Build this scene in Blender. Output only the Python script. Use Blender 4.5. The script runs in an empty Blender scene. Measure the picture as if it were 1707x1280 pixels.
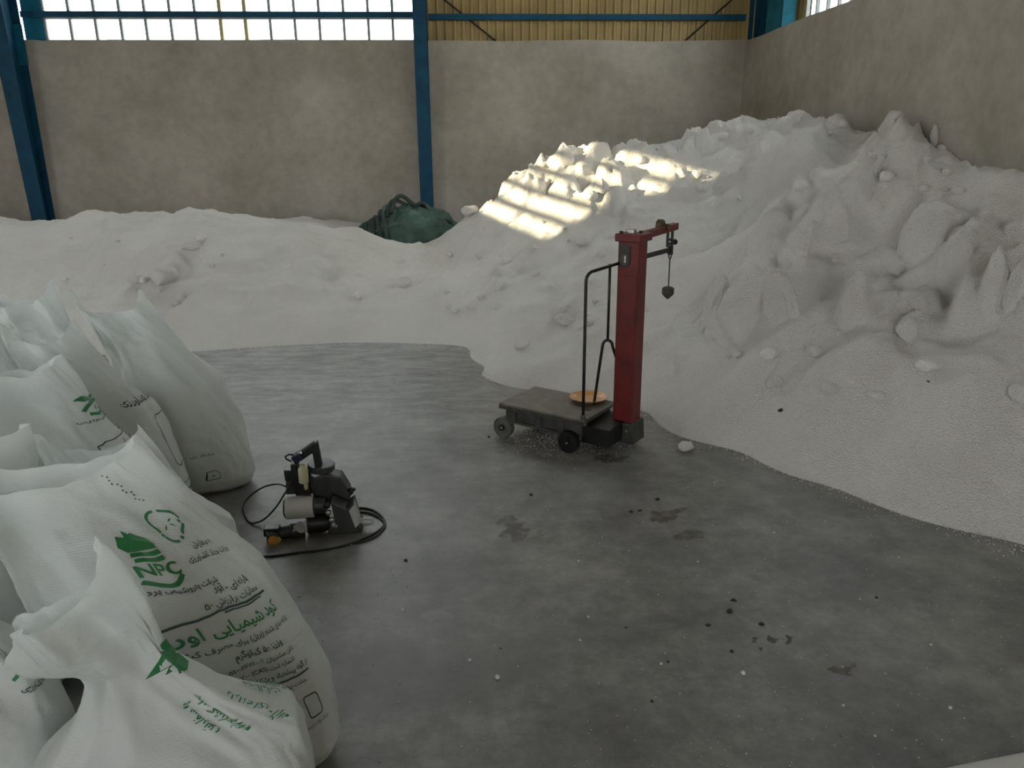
import bpy, math, random, unicodedata
import numpy as np
from math import sin, cos, pi, radians, sqrt, atan2, tan
from mathutils import Vector, Matrix

# ------------------------------------------------------------------ camera
F, CX, CY, CAMZ = 1284.0, 853.5, 640.0, 1.6
PITCH, YAW, ROLL = radians(17), radians(3), radians(0.4)
_fw = np.array([sin(YAW)*cos(PITCH), cos(YAW)*cos(PITCH), -sin(PITCH)])
_r0 = np.array([cos(YAW), -sin(YAW), 0.0]); _u0 = np.cross(_r0, _fw)
_R = _r0*cos(ROLL) - _u0*sin(ROLL); _U = _u0*cos(ROLL) + _r0*sin(ROLL)
ORG = np.array([0, 0, CAMZ])
scene = bpy.context.scene
COL = scene.collection
cam = bpy.data.cameras.new('camera')
cam.sensor_fit = 'HORIZONTAL'; cam.sensor_width = 36.0; cam.lens = F/1707*36.0
cam.clip_start = 0.02; cam.clip_end = 500
camo = bpy.data.objects.new('camera', cam); COL.objects.link(camo)
M = Matrix.Identity(4)
for i in range(3):
    M[i][0], M[i][1], M[i][2], M[i][3] = _R[i], _U[i], -_fw[i], ORG[i]
camo.matrix_world = M
scene.camera = camo

# ------------------------------------------------------------------ sky, sun, exposure
vs = scene.view_settings
vs.view_transform = 'Standard'; vs.look = 'None'; vs.gamma = 1.0; vs.use_curve_mapping = False
vs.exposure = -0.55
SKY = 9.0
world = bpy.data.worlds.new('sky'); scene.world = world; world.use_nodes = True
bg = world.node_tree.nodes['Background']
bg.inputs[0].default_value = (0.93, 0.965, 0.98, 1); bg.inputs[1].default_value = SKY
SUN_D = Vector((0.93, 0.28, -0.25)).normalized()
sun = bpy.data.lights.new('sun', 'SUN'); sun.energy = 34.0; sun.color = (1.0, 0.80, 0.50); sun.angle = radians(0.6)
suno = bpy.data.objects.new('sun', sun); COL.objects.link(suno)
suno.rotation_euler = (-SUN_D).to_track_quat('Z', 'Y').to_euler()

def portal(name, loc, normal, sx, sy):
    """marks a real opening so that daylight through it is sampled well; gives no light itself"""
    l = bpy.data.lights.new(name, 'AREA'); l.shape = 'RECTANGLE'; l.size = sx; l.size_y = sy
    l.cycles.is_portal = True
    o = bpy.data.objects.new(name, l); COL.objects.link(o); o.location = loc
    n = Vector(normal)
    zax = -n; yax = Vector((0, 0, 1)) if abs(n.z) < .9 else Vector((0, 1, 0)); xax = yax.cross(zax)
    o.rotation_euler = Matrix((xax, yax, zax)).transposed().to_euler()

# hall dimensions
XL, XR, YB, YF, HW, HE = -9.0, 3.87, 11.4, -8.0, 3.0, 5.6
portal('daylight_back', (-3.25, YB+.3, 3.75), (0, -1, 0), 4.9, 1.5)
portal('daylight_right', (XR+.35, 7.6, 3.75), (-1, 0, 0), 5.4, 1.5)
portal('daylight_left', (XL-.3, 5.6, 3.86), (1, 0, 0), 2.5, 1.2)
portal('daylight_door', (.2, YF-.3, 2.1), (0, 1, 0), 2.8, 4.2)
portal('daylight_side_door', (XL-.3, .55, 2.1), (1, 0, 0), 6.1, 4.2)


# ------------------------------------------------------------------ pixel helpers
def ray(x, y): return (x-CX)/F*_R - (y-CY)/F*_U + _fw
def gnd(x, y, z=0.0):
    d = ray(x, y); return ORG + d*((z-CAMZ)/d[2])
def atY(x, y, Y):
    d = ray(x, y); return ORG + d*(Y/d[1])
def proj(P):
    v = np.asarray(P, float) - ORG; c = v@_fw
    return np.stack([CX+F*(v@_R)/c, CY-F*(v@_U)/c], -1)

# ------------------------------------------------------------------ materials
def nt(name):
    m = bpy.data.materials.new(name); m.use_nodes = True
    t = m.node_tree; b = t.nodes['Principled BSDF']
    return m, t, b
def nd(t, kind, **kw):
    n = t.nodes.new(kind)
    for k, v in kw.items():
        if k.startswith('_'): setattr(n, k[1:], v)
        else: n.inputs[k.replace('__', ' ')].default_value = v
    return n
def lk(t, a, b): t.links.new(a, b)
def ramp(t, src, stops):
    r = t.nodes.new('ShaderNodeValToRGB'); e = r.color_ramp.elements
    while len(e) < len(stops): e.new(0.5)
    for el, (p, c) in zip(e, stops):
        el.position = p; el.color = (c if len(c) == 4 else (*c, 1))
    lk(t, src, r.inputs[0]); return r
def noise(t, co, scale, detail=4, rough=.55):
    n = nd(t, 'ShaderNodeTexNoise'); n.inputs['Scale'].default_value = scale
    n.inputs['Detail'].default_value = detail; n.inputs['Roughness'].default_value = rough
    lk(t, co, n.inputs['Vector']); return n.outputs['Fac']
def bump(t, b, h, strength, dist):
    bp = nd(t, 'ShaderNodeBump', Strength=strength, Distance=dist); lk(t, h, bp.inputs['Height'])
    lk(t, bp.outputs[0], b.inputs['Normal']); return bp
def objco(t): return t.nodes.new('ShaderNodeTexCoord').outputs['Object']

def simple(name, c, rough=.5, metal=0.0, var=.25, scale=14, bmp=.0, spec=.5):
    m, t, b = nt(name); co = objco(t)
    f = noise(t, co, scale, 5, .6)
    r = ramp(t, f, [(.3, tuple(x*(1-var) for x in c)), (.7, tuple(min(1, x*(1+var)) for x in c))])
    lk(t, r.outputs[0], b.inputs['Base Color'])
    b.inputs['Roughness'].default_value = rough; b.inputs['Metallic'].default_value = metal
    b.inputs['Specular IOR Level'].default_value = spec
    if bmp: bump(t, b, noise(t, co, scale*6, 3), bmp, .004)
    return m

def mat_wall(name, c1, c2, c3):
    m, t, b = nt(name); co = objco(t)
    a = noise(t, co, .9, 6, .6); d = noise(t, co, 7, 6, .65)
    r = ramp(t, a, [(.3, c1), (.5, c2), (.72, c3)])
    r2 = ramp(t, d, [(.3, (.82, .82, .82)), (.62, (1, 1, 1)), (.75, (1.0, 1.0, 1.0))])
    mx = nd(t, 'ShaderNodeMix', _data_type='RGBA', _blend_type='MULTIPLY'); mx.inputs[0].default_value = .8
    lk(t, r.outputs[0], mx.inputs[6]); lk(t, r2.outputs[0], mx.inputs[7])
    sp = ramp(t, noise(t, co, 3.1, 8, .75), [(.70, (0, 0, 0)), (.74, (.55, .55, .55))])
    mx2 = nd(t, 'ShaderNodeMix', _data_type='RGBA'); mx2.inputs[7].default_value = (.72, .68, .6, 1)
    lk(t, sp.outputs[0], mx2.inputs[0]); lk(t, mx.outputs[2], mx2.inputs[6])
    lk(t, mx2.outputs[2], b.inputs['Base Color'])
    b.inputs['Roughness'].default_value = .9; b.inputs['Specular IOR Level'].default_value = .2
    bump(t, b, d, .35, .01)
    return m

def mat_floor():
    m, t, b = nt('concrete_floor'); co = objco(t)
    a = noise(t, co, 2.1, 9, .74); f = noise(t, co, 11, 9, .8)
    mp = nd(t, 'ShaderNodeMapping'); mp.inputs['Scale'].default_value = (.9, 2.4, 1); mp.inputs['Rotation'].default_value = (0, 0, .35)
    lk(t, co, mp.inputs[0]); s = noise(t, mp.outputs[0], 5, 7, .7)
    r = ramp(t, a, [(.33, (.105, .105, .099)), (.5, (.185, .186, .176)), (.66, (.30, .298, .28))])
    r2 = ramp(t, f, [(.3, (.55, .55, .55)), (.7, (1.2, 1.2, 1.2))])
    mx = nd(t, 'ShaderNodeMix', _data_type='RGBA', _blend_type='MULTIPLY'); mx.inputs[0].default_value = .7
    lk(t, r.outputs[0], mx.inputs[6]); lk(t, r2.outputs[0], mx.inputs[7])
    # white fertiliser dust, plus reflected sheen painted in as lightening towards the far floor
    sx = nd(t, 'ShaderNodeSeparateXYZ'); lk(t, co, sx.inputs[0])
    mr = nd(t, 'ShaderNodeMapRange'); mr.inputs[1].default_value = 3.2; mr.inputs[2].default_value = 6.6
    lk(t, sx.outputs[1], mr.inputs[0])
    ds = ramp(t, s, [(.38, (0, 0, 0)), (.72, (1, 1, 1))])
    mm = nd(t, 'ShaderNodeMath', _operation='MULTIPLY_ADD'); lk(t, mr.outputs[0], mm.inputs[0]); mm.inputs[1].default_value = .75; mm.inputs[2].default_value = .12
    m2 = nd(t, 'ShaderNodeMath', _operation='MULTIPLY'); lk(t, mm.outputs[0], m2.inputs[0]); lk(t, ds.outputs[0], m2.inputs[1])
    mx2 = nd(t, 'ShaderNodeMix', _data_type='RGBA'); mx2.inputs[7].default_value = (.42, .42, .405, 1)
    lk(t, m2.outputs[0], mx2.inputs[0]); lk(t, mx.outputs[2], mx2.inputs[6])
    last = mx2.outputs[2]
    # spills with a shape of their own; the last entry paints sack shade
    wob = nd(t, 'ShaderNodeTexNoise'); wob.inputs['Scale'].default_value = 12; wob.inputs['Detail'].default_value = 5
    lk(t, co, wob.inputs['Vector'])
    vm = nd(t, 'ShaderNodeVectorMath', _operation='MULTIPLY_ADD'); lk(t, wob.outputs['Color'], vm.inputs[0])
    vm.inputs[1].default_value = (.24, .24, 0); vm.inputs[2].default_value = (-.12, -.12, 0)
    va = nd(t, 'ShaderNodeVectorMath', _operation='ADD'); lk(t, co, va.inputs[0]); lk(t, vm.outputs[0], va.inputs[1])
    for (px, py, rx, ry, rot, c, k) in STAINS_AND_SHADE:
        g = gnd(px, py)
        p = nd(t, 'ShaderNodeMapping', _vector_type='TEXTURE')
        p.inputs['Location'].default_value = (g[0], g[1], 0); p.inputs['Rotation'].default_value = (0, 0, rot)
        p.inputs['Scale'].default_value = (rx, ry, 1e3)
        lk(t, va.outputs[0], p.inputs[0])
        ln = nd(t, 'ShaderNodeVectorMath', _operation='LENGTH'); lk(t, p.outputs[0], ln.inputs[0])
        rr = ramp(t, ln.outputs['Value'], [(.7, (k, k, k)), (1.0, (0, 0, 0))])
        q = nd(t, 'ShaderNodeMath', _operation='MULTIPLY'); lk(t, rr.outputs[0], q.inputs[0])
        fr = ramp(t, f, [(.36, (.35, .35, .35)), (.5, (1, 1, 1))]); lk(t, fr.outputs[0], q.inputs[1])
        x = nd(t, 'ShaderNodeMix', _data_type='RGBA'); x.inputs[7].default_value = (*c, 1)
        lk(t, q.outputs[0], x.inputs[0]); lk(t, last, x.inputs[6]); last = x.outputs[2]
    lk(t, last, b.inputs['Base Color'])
    rg = nd(t, 'ShaderNodeMapRange'); lk(t, f, rg.inputs[0]); rg.inputs[3].default_value = .32; rg.inputs[4].default_value = .55
    lk(t, rg.outputs[0], b.inputs['Roughness']); b.inputs['Specular IOR Level'].default_value = .45
    bump(t, b, f, .18, .006)
    return m

STAINS_AND_SHADE = [(855, 880, .06, .14, .1, (.055, .046, .035), .95), (900, 893, .05, .03, .3, (.10, .09, .07), .6),
          (1110, 858, .11, .06, .2, (.04, .03, .016), .9), (1150, 890, .08, .06, 0, (.05, .042, .02), .9),
          (1020, 765, .12, .05, .3, (.05, .045, .03), .85), (1400, 1111, .05, .035, .5, (.05, .036, .005), 1.0),
          (1258, 1068, .035, .014, .4, (.035, .028, .015), 1.0), (1305, 1063, .03, .018, -.2, (.035, .03, .015), 1.0),
          (700, 1120, .5, .2, .3, (.13, .13, .125), .6), (480, 880, .40, .14, .2, (.045, .045, .045), .6)]  # last patch: shade of the sacks painted on the floor around the sewing machine

def mat_urea():
    m, t, b = nt('white_urea_granules'); co = objco(t)
    a = noise(t, co, 1.6, 6, .6)
    r = ramp(t, a, [(.3, (.76, .75, .72)), (.7, (.85, .84, .81))])
    lk(t, r.outputs[0], b.inputs['Base Color'])
    b.inputs['Roughness'].default_value = .85; b.inputs['Specular IOR Level'].default_value = .25
    v = nd(t, 'ShaderNodeTexVoronoi', _feature='SMOOTH_F1', Scale=135.0); lk(t, co, v.inputs['Vector'])
    n2 = noise(t, co, 70, 5, .75)
    mm = nd(t, 'ShaderNodeMath', _operation='MULTIPLY_ADD'); lk(t, v.outputs['Distance'], mm.inputs[0])
    mm.inputs[1].default_value = -.9; lk(t, n2, mm.inputs[2])
    bump(t, b, mm.outputs[0], .9, .015)
    return m

def mat_film(name, c):
    m, t, b = nt(name); co = objco(t)
    b.inputs['Base Color'].default_value = (*c, 1); b.inputs['Roughness'].default_value = .42
    b.inputs['Specular IOR Level'].default_value = .35
    w1 = nd(t, 'ShaderNodeTexWave', Scale=55.0, Distortion=.6); w1.bands_direction = 'Z'; lk(t, co, w1.inputs['Vector'])
    cr = noise(t, co, 26, 5, .65)
    mm = nd(t, 'ShaderNodeMath', _operation='MULTIPLY_ADD'); lk(t, w1.outputs['Fac'], mm.inputs[0]); mm.inputs[1].default_value = .07; lk(t, cr, mm.inputs[2])
    cz = nd(t, 'ShaderNodeTexNoise'); cz.inputs['Scale'].default_value = 7; cz.inputs['Detail'].default_value = 6; cz.inputs['Distortion'].default_value = 1.2; lk(t, co, cz.inputs['Vector'])
    ab = nd(t, 'ShaderNodeMath', _operation='PINGPONG'); lk(t, cz.outputs['Fac'], ab.inputs[0]); ab.inputs[1].default_value = .12
    mc = nd(t, 'ShaderNodeMath', _operation='MULTIPLY_ADD'); lk(t, ab.outputs[0], mc.inputs[0]); mc.inputs[1].default_value = 1.6; lk(t, mm.outputs[0], mc.inputs[2])
    bp = bump(t, b, mc.outputs[0], .55, .007)
    tr = nd(t, 'ShaderNodeBsdfTranslucent'); tr.inputs[0].default_value = (*[min(1, x*1.03) for x in c], 1); lk(t, bp.outputs[0], tr.inputs['Normal'])
    ms = nd(t, 'ShaderNodeMixShader'); ms.inputs[0].default_value = .28
    lk(t, b.outputs[0], ms.inputs[1]); lk(t, tr.outputs[0], ms.inputs[2])
    lk(t, ms.outputs[0], t.nodes['Material Output'].inputs[0])
    return m

def mat_glass():
    m, t, b = nt('dusty_window_pane'); co = objco(t)
    tp = nd(t, 'ShaderNodeBsdfTransparent'); tp.inputs[0].default_value = (.95, .97, .97, 1)
    b.inputs['Base Color'].default_value = (.7, .74, .74, 1); b.inputs['Roughness'].default_value = .25
    f = noise(t, co, 3, 5); mr = nd(t, 'ShaderNodeMapRange'); lk(t, f, mr.inputs[0]); mr.inputs[3].default_value = .03; mr.inputs[4].default_value = .14
    ms = nd(t, 'ShaderNodeMixShader'); lk(t, mr.outputs[0], ms.inputs[0]); lk(t, tp.outputs[0], ms.inputs[1]); lk(t, b.outputs[0], ms.inputs[2])
    lk(t, ms.outputs[0], t.nodes['Material Output'].inputs[0])
    return m

MT = {}
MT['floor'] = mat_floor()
MT['wall'] = mat_wall('plastered_wall', (.31, .285, .24), (.40, .37, .32), (.49, .455, .40))
MT['urea'] = mat_urea()
MT['film'] = mat_film('woven_white_plastic', (.78, .83, .82))
MT['liner'] = mat_film('milky_white_plastic', (.78, .80, .785))
MT['glass'] = mat_glass()
MT['blue'] = simple('blue_painted_steel', (.005, .060, .115), .6, 0, .3, 5, .1, .25)
MT['teal'] = simple('teal_painted_steel', (.008, .13, .20), .6, 0, .3, 5, .1, .25)
MT['sheet'] = simple('ochre_cladding_sheet', (.36, .265, .105), .55, 0, .2, 2, .0)
MT['mullion'] = simple('grey_window_bar', (.26, .28, .28), .5, 0, .2, 8)
MT['sash'] = simple('yellowed_sash_frame', (.42, .36, .18), .5, 0, .2, 8)
MT['roof'] = simple('galvanised_roof', (.32, .32, .31), .6, 0, .15, 2)
MT['red'] = simple('worn_red_paint', (.12, .009, .008), .5, 0, .35, 9, .12)
MT['iron'] = simple('blackened_iron', (.012, .012, .012), .5, .3, .5, 20, .3)
MT['rod'] = simple('dark_steel_rod', (.03, .028, .024), .4, .5, .4, 20)
MT['plate'] = simple('worn_platform_plate', (.125, .115, .09), .5, .2, .35, 9, .25)
MT['chassis'] = simple('dusty_dark_chassis', (.045, .044, .038), .7, 0, .5, 16, .3)
MT['wheel'] = simple('dusty_cast_wheel', (.10, .10, .09), .65, .1, .4, 22, .2)
MT['bronze'] = simple('brown_counter_disc', (.10, .065, .03), .5, .3, .3, 20)
MT['steel'] = simple('bare_steel', (.45, .45, .43), .35, .8, .2, 20)
MT['plas'] = simple('tan_plastic_dish', (.62, .33, .14), .3, 0, .12, 6)
MT['cast'] = simple('grey_cast_housing', (.05, .052, .05), .45, .2, .3, 22, .1)
MT['castl'] = simple('light_grey_cover_plate', (.45, .46, .45), .45, .1, .15, 20)
MT['black'] = simple('black_plastic', (.012, .012, .012), .4, 0, .3, 15)
MT['navy'] = simple('navy_switch_plastic', (.012, .016, .05), .35, 0, .2, 20)
MT['white'] = simple('off_white_enamel', (.62, .63, .62), .4, 0, .08, 10)
MT['cream'] = simple('cream_plastic', (.50, .48, .30), .4, 0, .12, 14)
MT['orange'] = simple('orange_knob', (.55, .23, .03), .4, 0, .2, 30)
MT['rubber'] = simple('black_cable_rubber', (.010, .010, .010), .55, 0, .3, 30)
MT['rag'] = simple('pale_rag', (.40, .41, .40), .9, 0, .15, 40, .3)
MT['tarp'] = simple('dusty_green_tarpaulin', (.055, .115, .095), .55, 0, .45, 4, .3)
MT['tarpe'] = simple('dark_grey_green_netting', (.035, .055, .05), .7, 0, .5, 8, .3)
MT['green'] = simple('green_print', (.025, .20, .065), .5, 0, .12, 30)
MT['dgreen'] = simple('dark_print', (.03, .075, .06), .5, 0, .2, 30)
MT['stone'] = simple('dark_pebble', (.03, .027, .022), .8, 0, .4, 40, .3)
MT['sheetw'] = simple('white_flat_sheet', (.62, .63, .58), .45, 0, .04, 3)

# ------------------------------------------------------------------ mesh helpers
class MB:
    def __init__(s): s.v, s.f = [], []
    def add(s, vs, fs):
        n = len(s.v); s.v += [tuple(map(float, p)) for p in vs]; s.f += [tuple(i+n for i in q) for q in fs]; return s
    def box(s, c, size, rot=None):
        hx, hy, hz = size[0]/2, size[1]/2, size[2]/2
        vs = [Vector((x, y, z)) for x in (-hx, hx) for y in (-hy, hy) for z in (-hz, hz)]
        if rot is not None: vs = [rot @ v for v in vs]
        c = Vector(c)
        return s.add([v+c for v in vs], [(0, 1, 3, 2), (4, 6, 7, 5), (0, 4, 5, 1), (2, 3, 7, 6), (0, 2, 6, 4), (1, 5, 7, 3)])
    def frame(s, d):
        d = Vector(d).normalized(); a = Vector((0, 0, 1)) if abs(d.z) < .9 else Vector((1, 0, 0))
        x = d.cross(a).normalized(); return x, d.cross(x)
    def lathe(s, p0, d, prof, n=24):
        """prof: (distance along d, radius)"""
        p0 = Vector(p0); d = Vector(d).normalized(); x, y = s.frame(d); vs = []; fs = []
        for (h, r) in prof:
            for k in range(n):
                a = 2*pi*k/n; vs.append(p0 + d*h + (x*cos(a)+y*sin(a))*r)
        for j in range(len(prof)-1):
            for k in range(n):
                fs.append((j*n+k, j*n+(k+1) % n, (j+1)*n+(k+1) % n, (j+1)*n+k))
        if prof[0][1] > 1e-6: fs.append(tuple(range(n-1, -1, -1)))
        if prof[-1][1] > 1e-6: fs.append(tuple((len(prof)-1)*n+k for k in range(n)))
        return s.add(vs, fs)
    def cyl(s, p0, p1, r, n=20, r1=None):
        L = (Vector(p1)-Vector(p0)).length
        return s.lathe(p0, Vector(p1)-Vector(p0), [(0, r), (L, r if r1 is None else r1)], n)
    def tube(s, pts, r, n=10):
        pts = [Vector(p) for p in pts]; m = len(pts); vs = []; fs = []
        t = (pts[1]-pts[0]).normalized(); x, y = s.frame(t)
        for i, p in enumerate(pts):
            t = (pts[min(i+1, m-1)]-pts[max(i-1, 0)]).normalized()
            x = (x - t*x.dot(t)).normalized(); y = t.cross(x)
            for k in range(n):
                a = 2*pi*k/n; vs.append(p+(x*cos(a)+y*sin(a))*r)
        for j in range(m-1):
            for k in range(n):
                fs.append((j*n+k, j*n+(k+1) % n, (j+1)*n+(k+1) % n, (j+1)*n+k))
        fs.append(tuple(range(n-1, -1, -1))); fs.append(tuple((m-1)*n+k for k in range(n)))
        return s.add(vs, fs)
    def prism(s, poly, o, ex, ey, ez, depth):
        o, ex, ey, ez = map(Vector, (o, ex, ey, ez)); n = len(poly)
        vs = [o+ex*a+ey*b-ez*depth/2 for a, b in poly]+[o+ex*a+ey*b+ez*depth/2 for a, b in poly]
        fs = [tuple(range(n-1, -1, -1)), tuple(range(n, 2*n))]+[(i, (i+1) % n, n+(i+1) % n, n+i) for i in range(n)]
        return s.add(vs, fs)
    def build(s, name, m, parent=None, smooth=False, bevel=0):
        return mk(name, s.v, s.f, m, parent, smooth, bevel)

def mk(name, v, f, m, parent=None, smooth=False, bevel=0):
    me = bpy.data.meshes.new(name); me.from_pydata(v, [], f); me.update()
    me.materials.append(MT[m] if isinstance(m, str) else m)
    if smooth:
        me.shade_smooth()
        if smooth == 'auto':
            try: me.set_sharp_from_angle(angle=radians(40))
            except Exception: pass
    o = bpy.data.objects.new(name, me); COL.objects.link(o)
    if parent is not None: o.parent = parent
    if bevel:
        b = o.modifiers.new('bevel', 'BEVEL'); b.width = bevel; b.segments = 2; b.limit_method = 'ANGLE'; b.angle_limit = radians(40)
    return o
def mk_np(name, V, Q, m, parent=None, smooth=True):
    me = bpy.data.meshes.new(name); V = np.ascontiguousarray(V, np.float32); Q = np.ascontiguousarray(Q, np.int32)
    k = Q.shape[1]
    me.vertices.add(len(V)); me.vertices.foreach_set('co', V.ravel())
    me.loops.add(Q.size); me.loops.foreach_set('vertex_index', Q.ravel())
    me.polygons.add(len(Q)); me.polygons.foreach_set('loop_start', np.arange(0, Q.size, k, dtype=np.int32))
    me.polygons.foreach_set('use_smooth', np.full(len(Q), bool(smooth)))
    me.update(calc_edges=True); me.validate()
    me.materials.append(MT[m] if isinstance(m, str) else m)
    o = bpy.data.objects.new(name, me); COL.objects.link(o)
    if parent is not None: o.parent = parent
    return o
def empty(name, loc=(0, 0, 0), rz=0):
    o = bpy.data.objects.new(name, None); COL.objects.link(o); o.location = loc; o.rotation_euler = (0, 0, rz); o.empty_display_size = .1
    return o
def tag(o, label, cat, group=None):
    o['label'] = label; o['category'] = cat
    if group: o['group'] = group
    return o
def struct(o, label=None):
    o['kind'] = 'structure'
    if label: o['label'] = label
    return o

# ------------------------------------------------------------------ numpy noise
_rng = np.random.RandomState(7)
_T = _rng.rand(16, 256, 256)
def vn(x, y, seed=0):
    T = _T[seed % 16]; xi = np.floor(x).astype(int); yi = np.floor(y).astype(int)
    fx = x-xi; fy = y-yi; fx = fx*fx*fx*(fx*(fx*6-15)+10); fy = fy*fy*fy*(fy*(fy*6-15)+10)
    a = T[xi & 255, yi & 255]; b = T[(xi+1) & 255, yi & 255]; c = T[xi & 255, (yi+1) & 255]; d = T[(xi+1) & 255, (yi+1) & 255]
    return (a*(1-fx)+b*fx)*(1-fy)+(c*(1-fx)+d*fx)*fy
def fbm(x, y, o=4, seed=0, g=.5):
    s = 0; a = 1; n = 0
    for i in range(o): s = s+a*(vn(x*2**i+i*17.3, y*2**i+i*9.1, seed+i)-.5); n += a; a *= g
    return s/n*2
def ridg(x, y, o=4, seed=0, g=.55):
    s = 0; a = 1; n = 0
    for i in range(o): s = s+a*(1-np.abs(2*vn(x*2**i+i*5.7, y*2**i+i*3.3, seed+i)-1)*1.6); n += a; a *= g
    return s/n
def facets(x, y, seed=0):
    """blocky chunks: each cell a tilted plate"""
    T = _T[seed % 16]; T2 = _T[(seed+1) % 16]; T3 = _T[(seed+2) % 16]; T4 = _T[(seed+3) % 16]
    xi = np.floor(x).astype(int); yi = np.floor(y).astype(int)
    best = np.full(x.shape, 9.0); sec = np.full(x.shape, 9.0); val = np.zeros(x.shape)
    for dx in (-1, 0, 1):
        for dy in (-1, 0, 1):
            a = (xi+dx) & 255; b = (yi+dy) & 255
            px = xi+dx+T[a, b]; py = yi+dy+T2[a, b]
            d = np.hypot(x-px, y-py)
            v = (T3[a, b]-.4) + (T4[a, b]-.5)*1.6*(x-px) + (T[b, a]-.5)*1.6*(y-py)
            nearer = d < best
            sec = np.where(nearer, best, np.minimum(sec, d)); val = np.where(nearer, v, val); best = np.where(nearer, d, best)
    e = np.clip((sec-best)/.25, 0, 1)
    return val*e*e*(3-2*e)
def sst(a, b, x):
    t = np.clip((x-a)/(b-a), 0, 1); return t*t*(3-2*t)

# ------------------------------------------------------------------ heaps of urea: the ground plan and heights
CP = []
def cp(px, py, Y): CP.append(tuple(atY(px, py, Y)))
# toe line
TOE = [(-200, 600), (100, 594), (230, 590), (340, 585), (450, 577), (600, 571), (700, 573), (775, 578), (805, 600), (803, 625), (850, 640), (930, 655), (1010, 668),
       (1080, 688), (1102, 706), (1180, 735), (1250, 757), (1330, 790), (1450, 832), (1600, 880), (1707, 908), (1800, 935)]
for p in TOE:
    g = gnd(*p); CP.append(tuple(g))
for a in [(-3.2, 5.9, -.2), (-2.2, 5.95, -.2), (-1.2, 6.1, -.2), (-.5, 6.0, -.2), (-.25, 5.6, -.2), (.0, 4.9, -.2), (.6, 4.5, -.15), (.9, 4.1, -.15), (1.2, 3.6, -.2), (1.7, 2.8, -.2), (2.0, 2.3, -.2), (2.6, 1.6, 0), (2.4, 1.2, -.2), (3.0, .6, 0), (-6, 6.2, 0), (-8.8, 6.3, 0), (-6, 5.8, -.2)]:
    CP.append(a)
# left heap crest and face
for p in [(-120, 385), (0, 378), (70, 377), (140, 358), (210, 366), (245, 373), (300, 354), (340, 350), (375, 357), (440, 361), (500, 367), (560, 376), (620, 391), (680, 408)]:
    cp(*p, 8.6)
for x in (-9, -7.5, -6, -4.5, -3, -1.8): CP.append((x, 11.3, .62)); CP.append((x, 10.2, .72))
CP += [(-8.8, 8.6, .9), (-7, 8.6, .85), (-7, 7.4, .5)]
for p, Y in [((60, 470), 7.55), ((200, 455), 7.6), ((300, 440), 7.6), ((400, 450), 7.55), ((520, 450), 7.6), ((600, 470), 7.5), ((640, 520), 6.95), ((450, 530), 6.85), ((300, 530), 6.9), ((680, 470), 7.5), ((655, 430), 8.2)]: cp(*p, Y)
CP += [(-.9, 9.6, .36), (-.5, 10.6, .42), (-.5, 11.3, .5), (-1.2, 11.3, .5)]
# right heap: far crest
for p, Y in [((720, 400), 8.9), ((765, 354), 9.3), ((800, 337), 9.3), ((850, 310), 9.0), ((900, 281), 8.8), ((938, 256), 8.6), ((990, 264), 8.9), ((1040, 246), 9.0), ((1100, 240), 9.3),
             ((1200, 214), 9.5), ((1250, 206), 9.5), ((1330, 196), 8.5), ((1400, 206), 8.0), ((1440, 214), 7.5), ((1480, 208), 6.8), ((1520, 228), 6.7), ((1560, 242), 6.4), ((1640, 264), 6.0)]: cp(p[0], p[1]+5, Y)
CP += [(0, 11.3, .55), (1, 11.3, .95), (2, 11.3, 1.25), (3, 11.3, 1.5), (3.87, 11.3, 1.6), (3.87, 9.5, 1.85), (3.87, 8.2, 1.82), (3.87, 7, 1.72), (3.87, 6, 1.52), (3.87, 5.3, 1.40),
       (3.87, 4.5, 1.36), (3.87, 3.5, 1.25), (3.87, 2, 1.0), (3.87, .6, .6), (1.2, 10.2, 1.2), (2.2, 10.4, 1.45)]
# far heap face
for p, Y in [((740, 440), 8.1), ((760, 500), 6.95), ((850, 480), 6.75), ((900, 540), 6.05), ((880, 430), 7.3), ((860, 350), 8.2), ((950, 330), 7.9), ((960, 440), 6.85), ((1000, 560), 5.65), ((930, 600), 5.65),
             ((1060, 330), 7.7), ((1100, 420), 6.55), ((1080, 520), 5.75), ((1070, 620), 4.95), ((1140, 500), 5.65), ((1150, 340), 7.35), ((1230, 290), 7.7), ((1330, 250), 7.2), ((1300, 305), 7.1), ((1400, 262), 7.1), ((1130, 590), 5.05), ((1450, 245), 6.9)]: cp(*p, Y)
CP += [tuple(atY(px_, 300, Y_)[:2])+(z_,) for px_, Y_, z_ in ((1440, 6.25, 1.18), (1330, 6.35, .98), (1260, 6.4, .80), (1560, 5.7, 1.22), (1640, 5.4, 1.25), (1200, 6.4, .72), (1500, 6.0, 1.2))]
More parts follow.
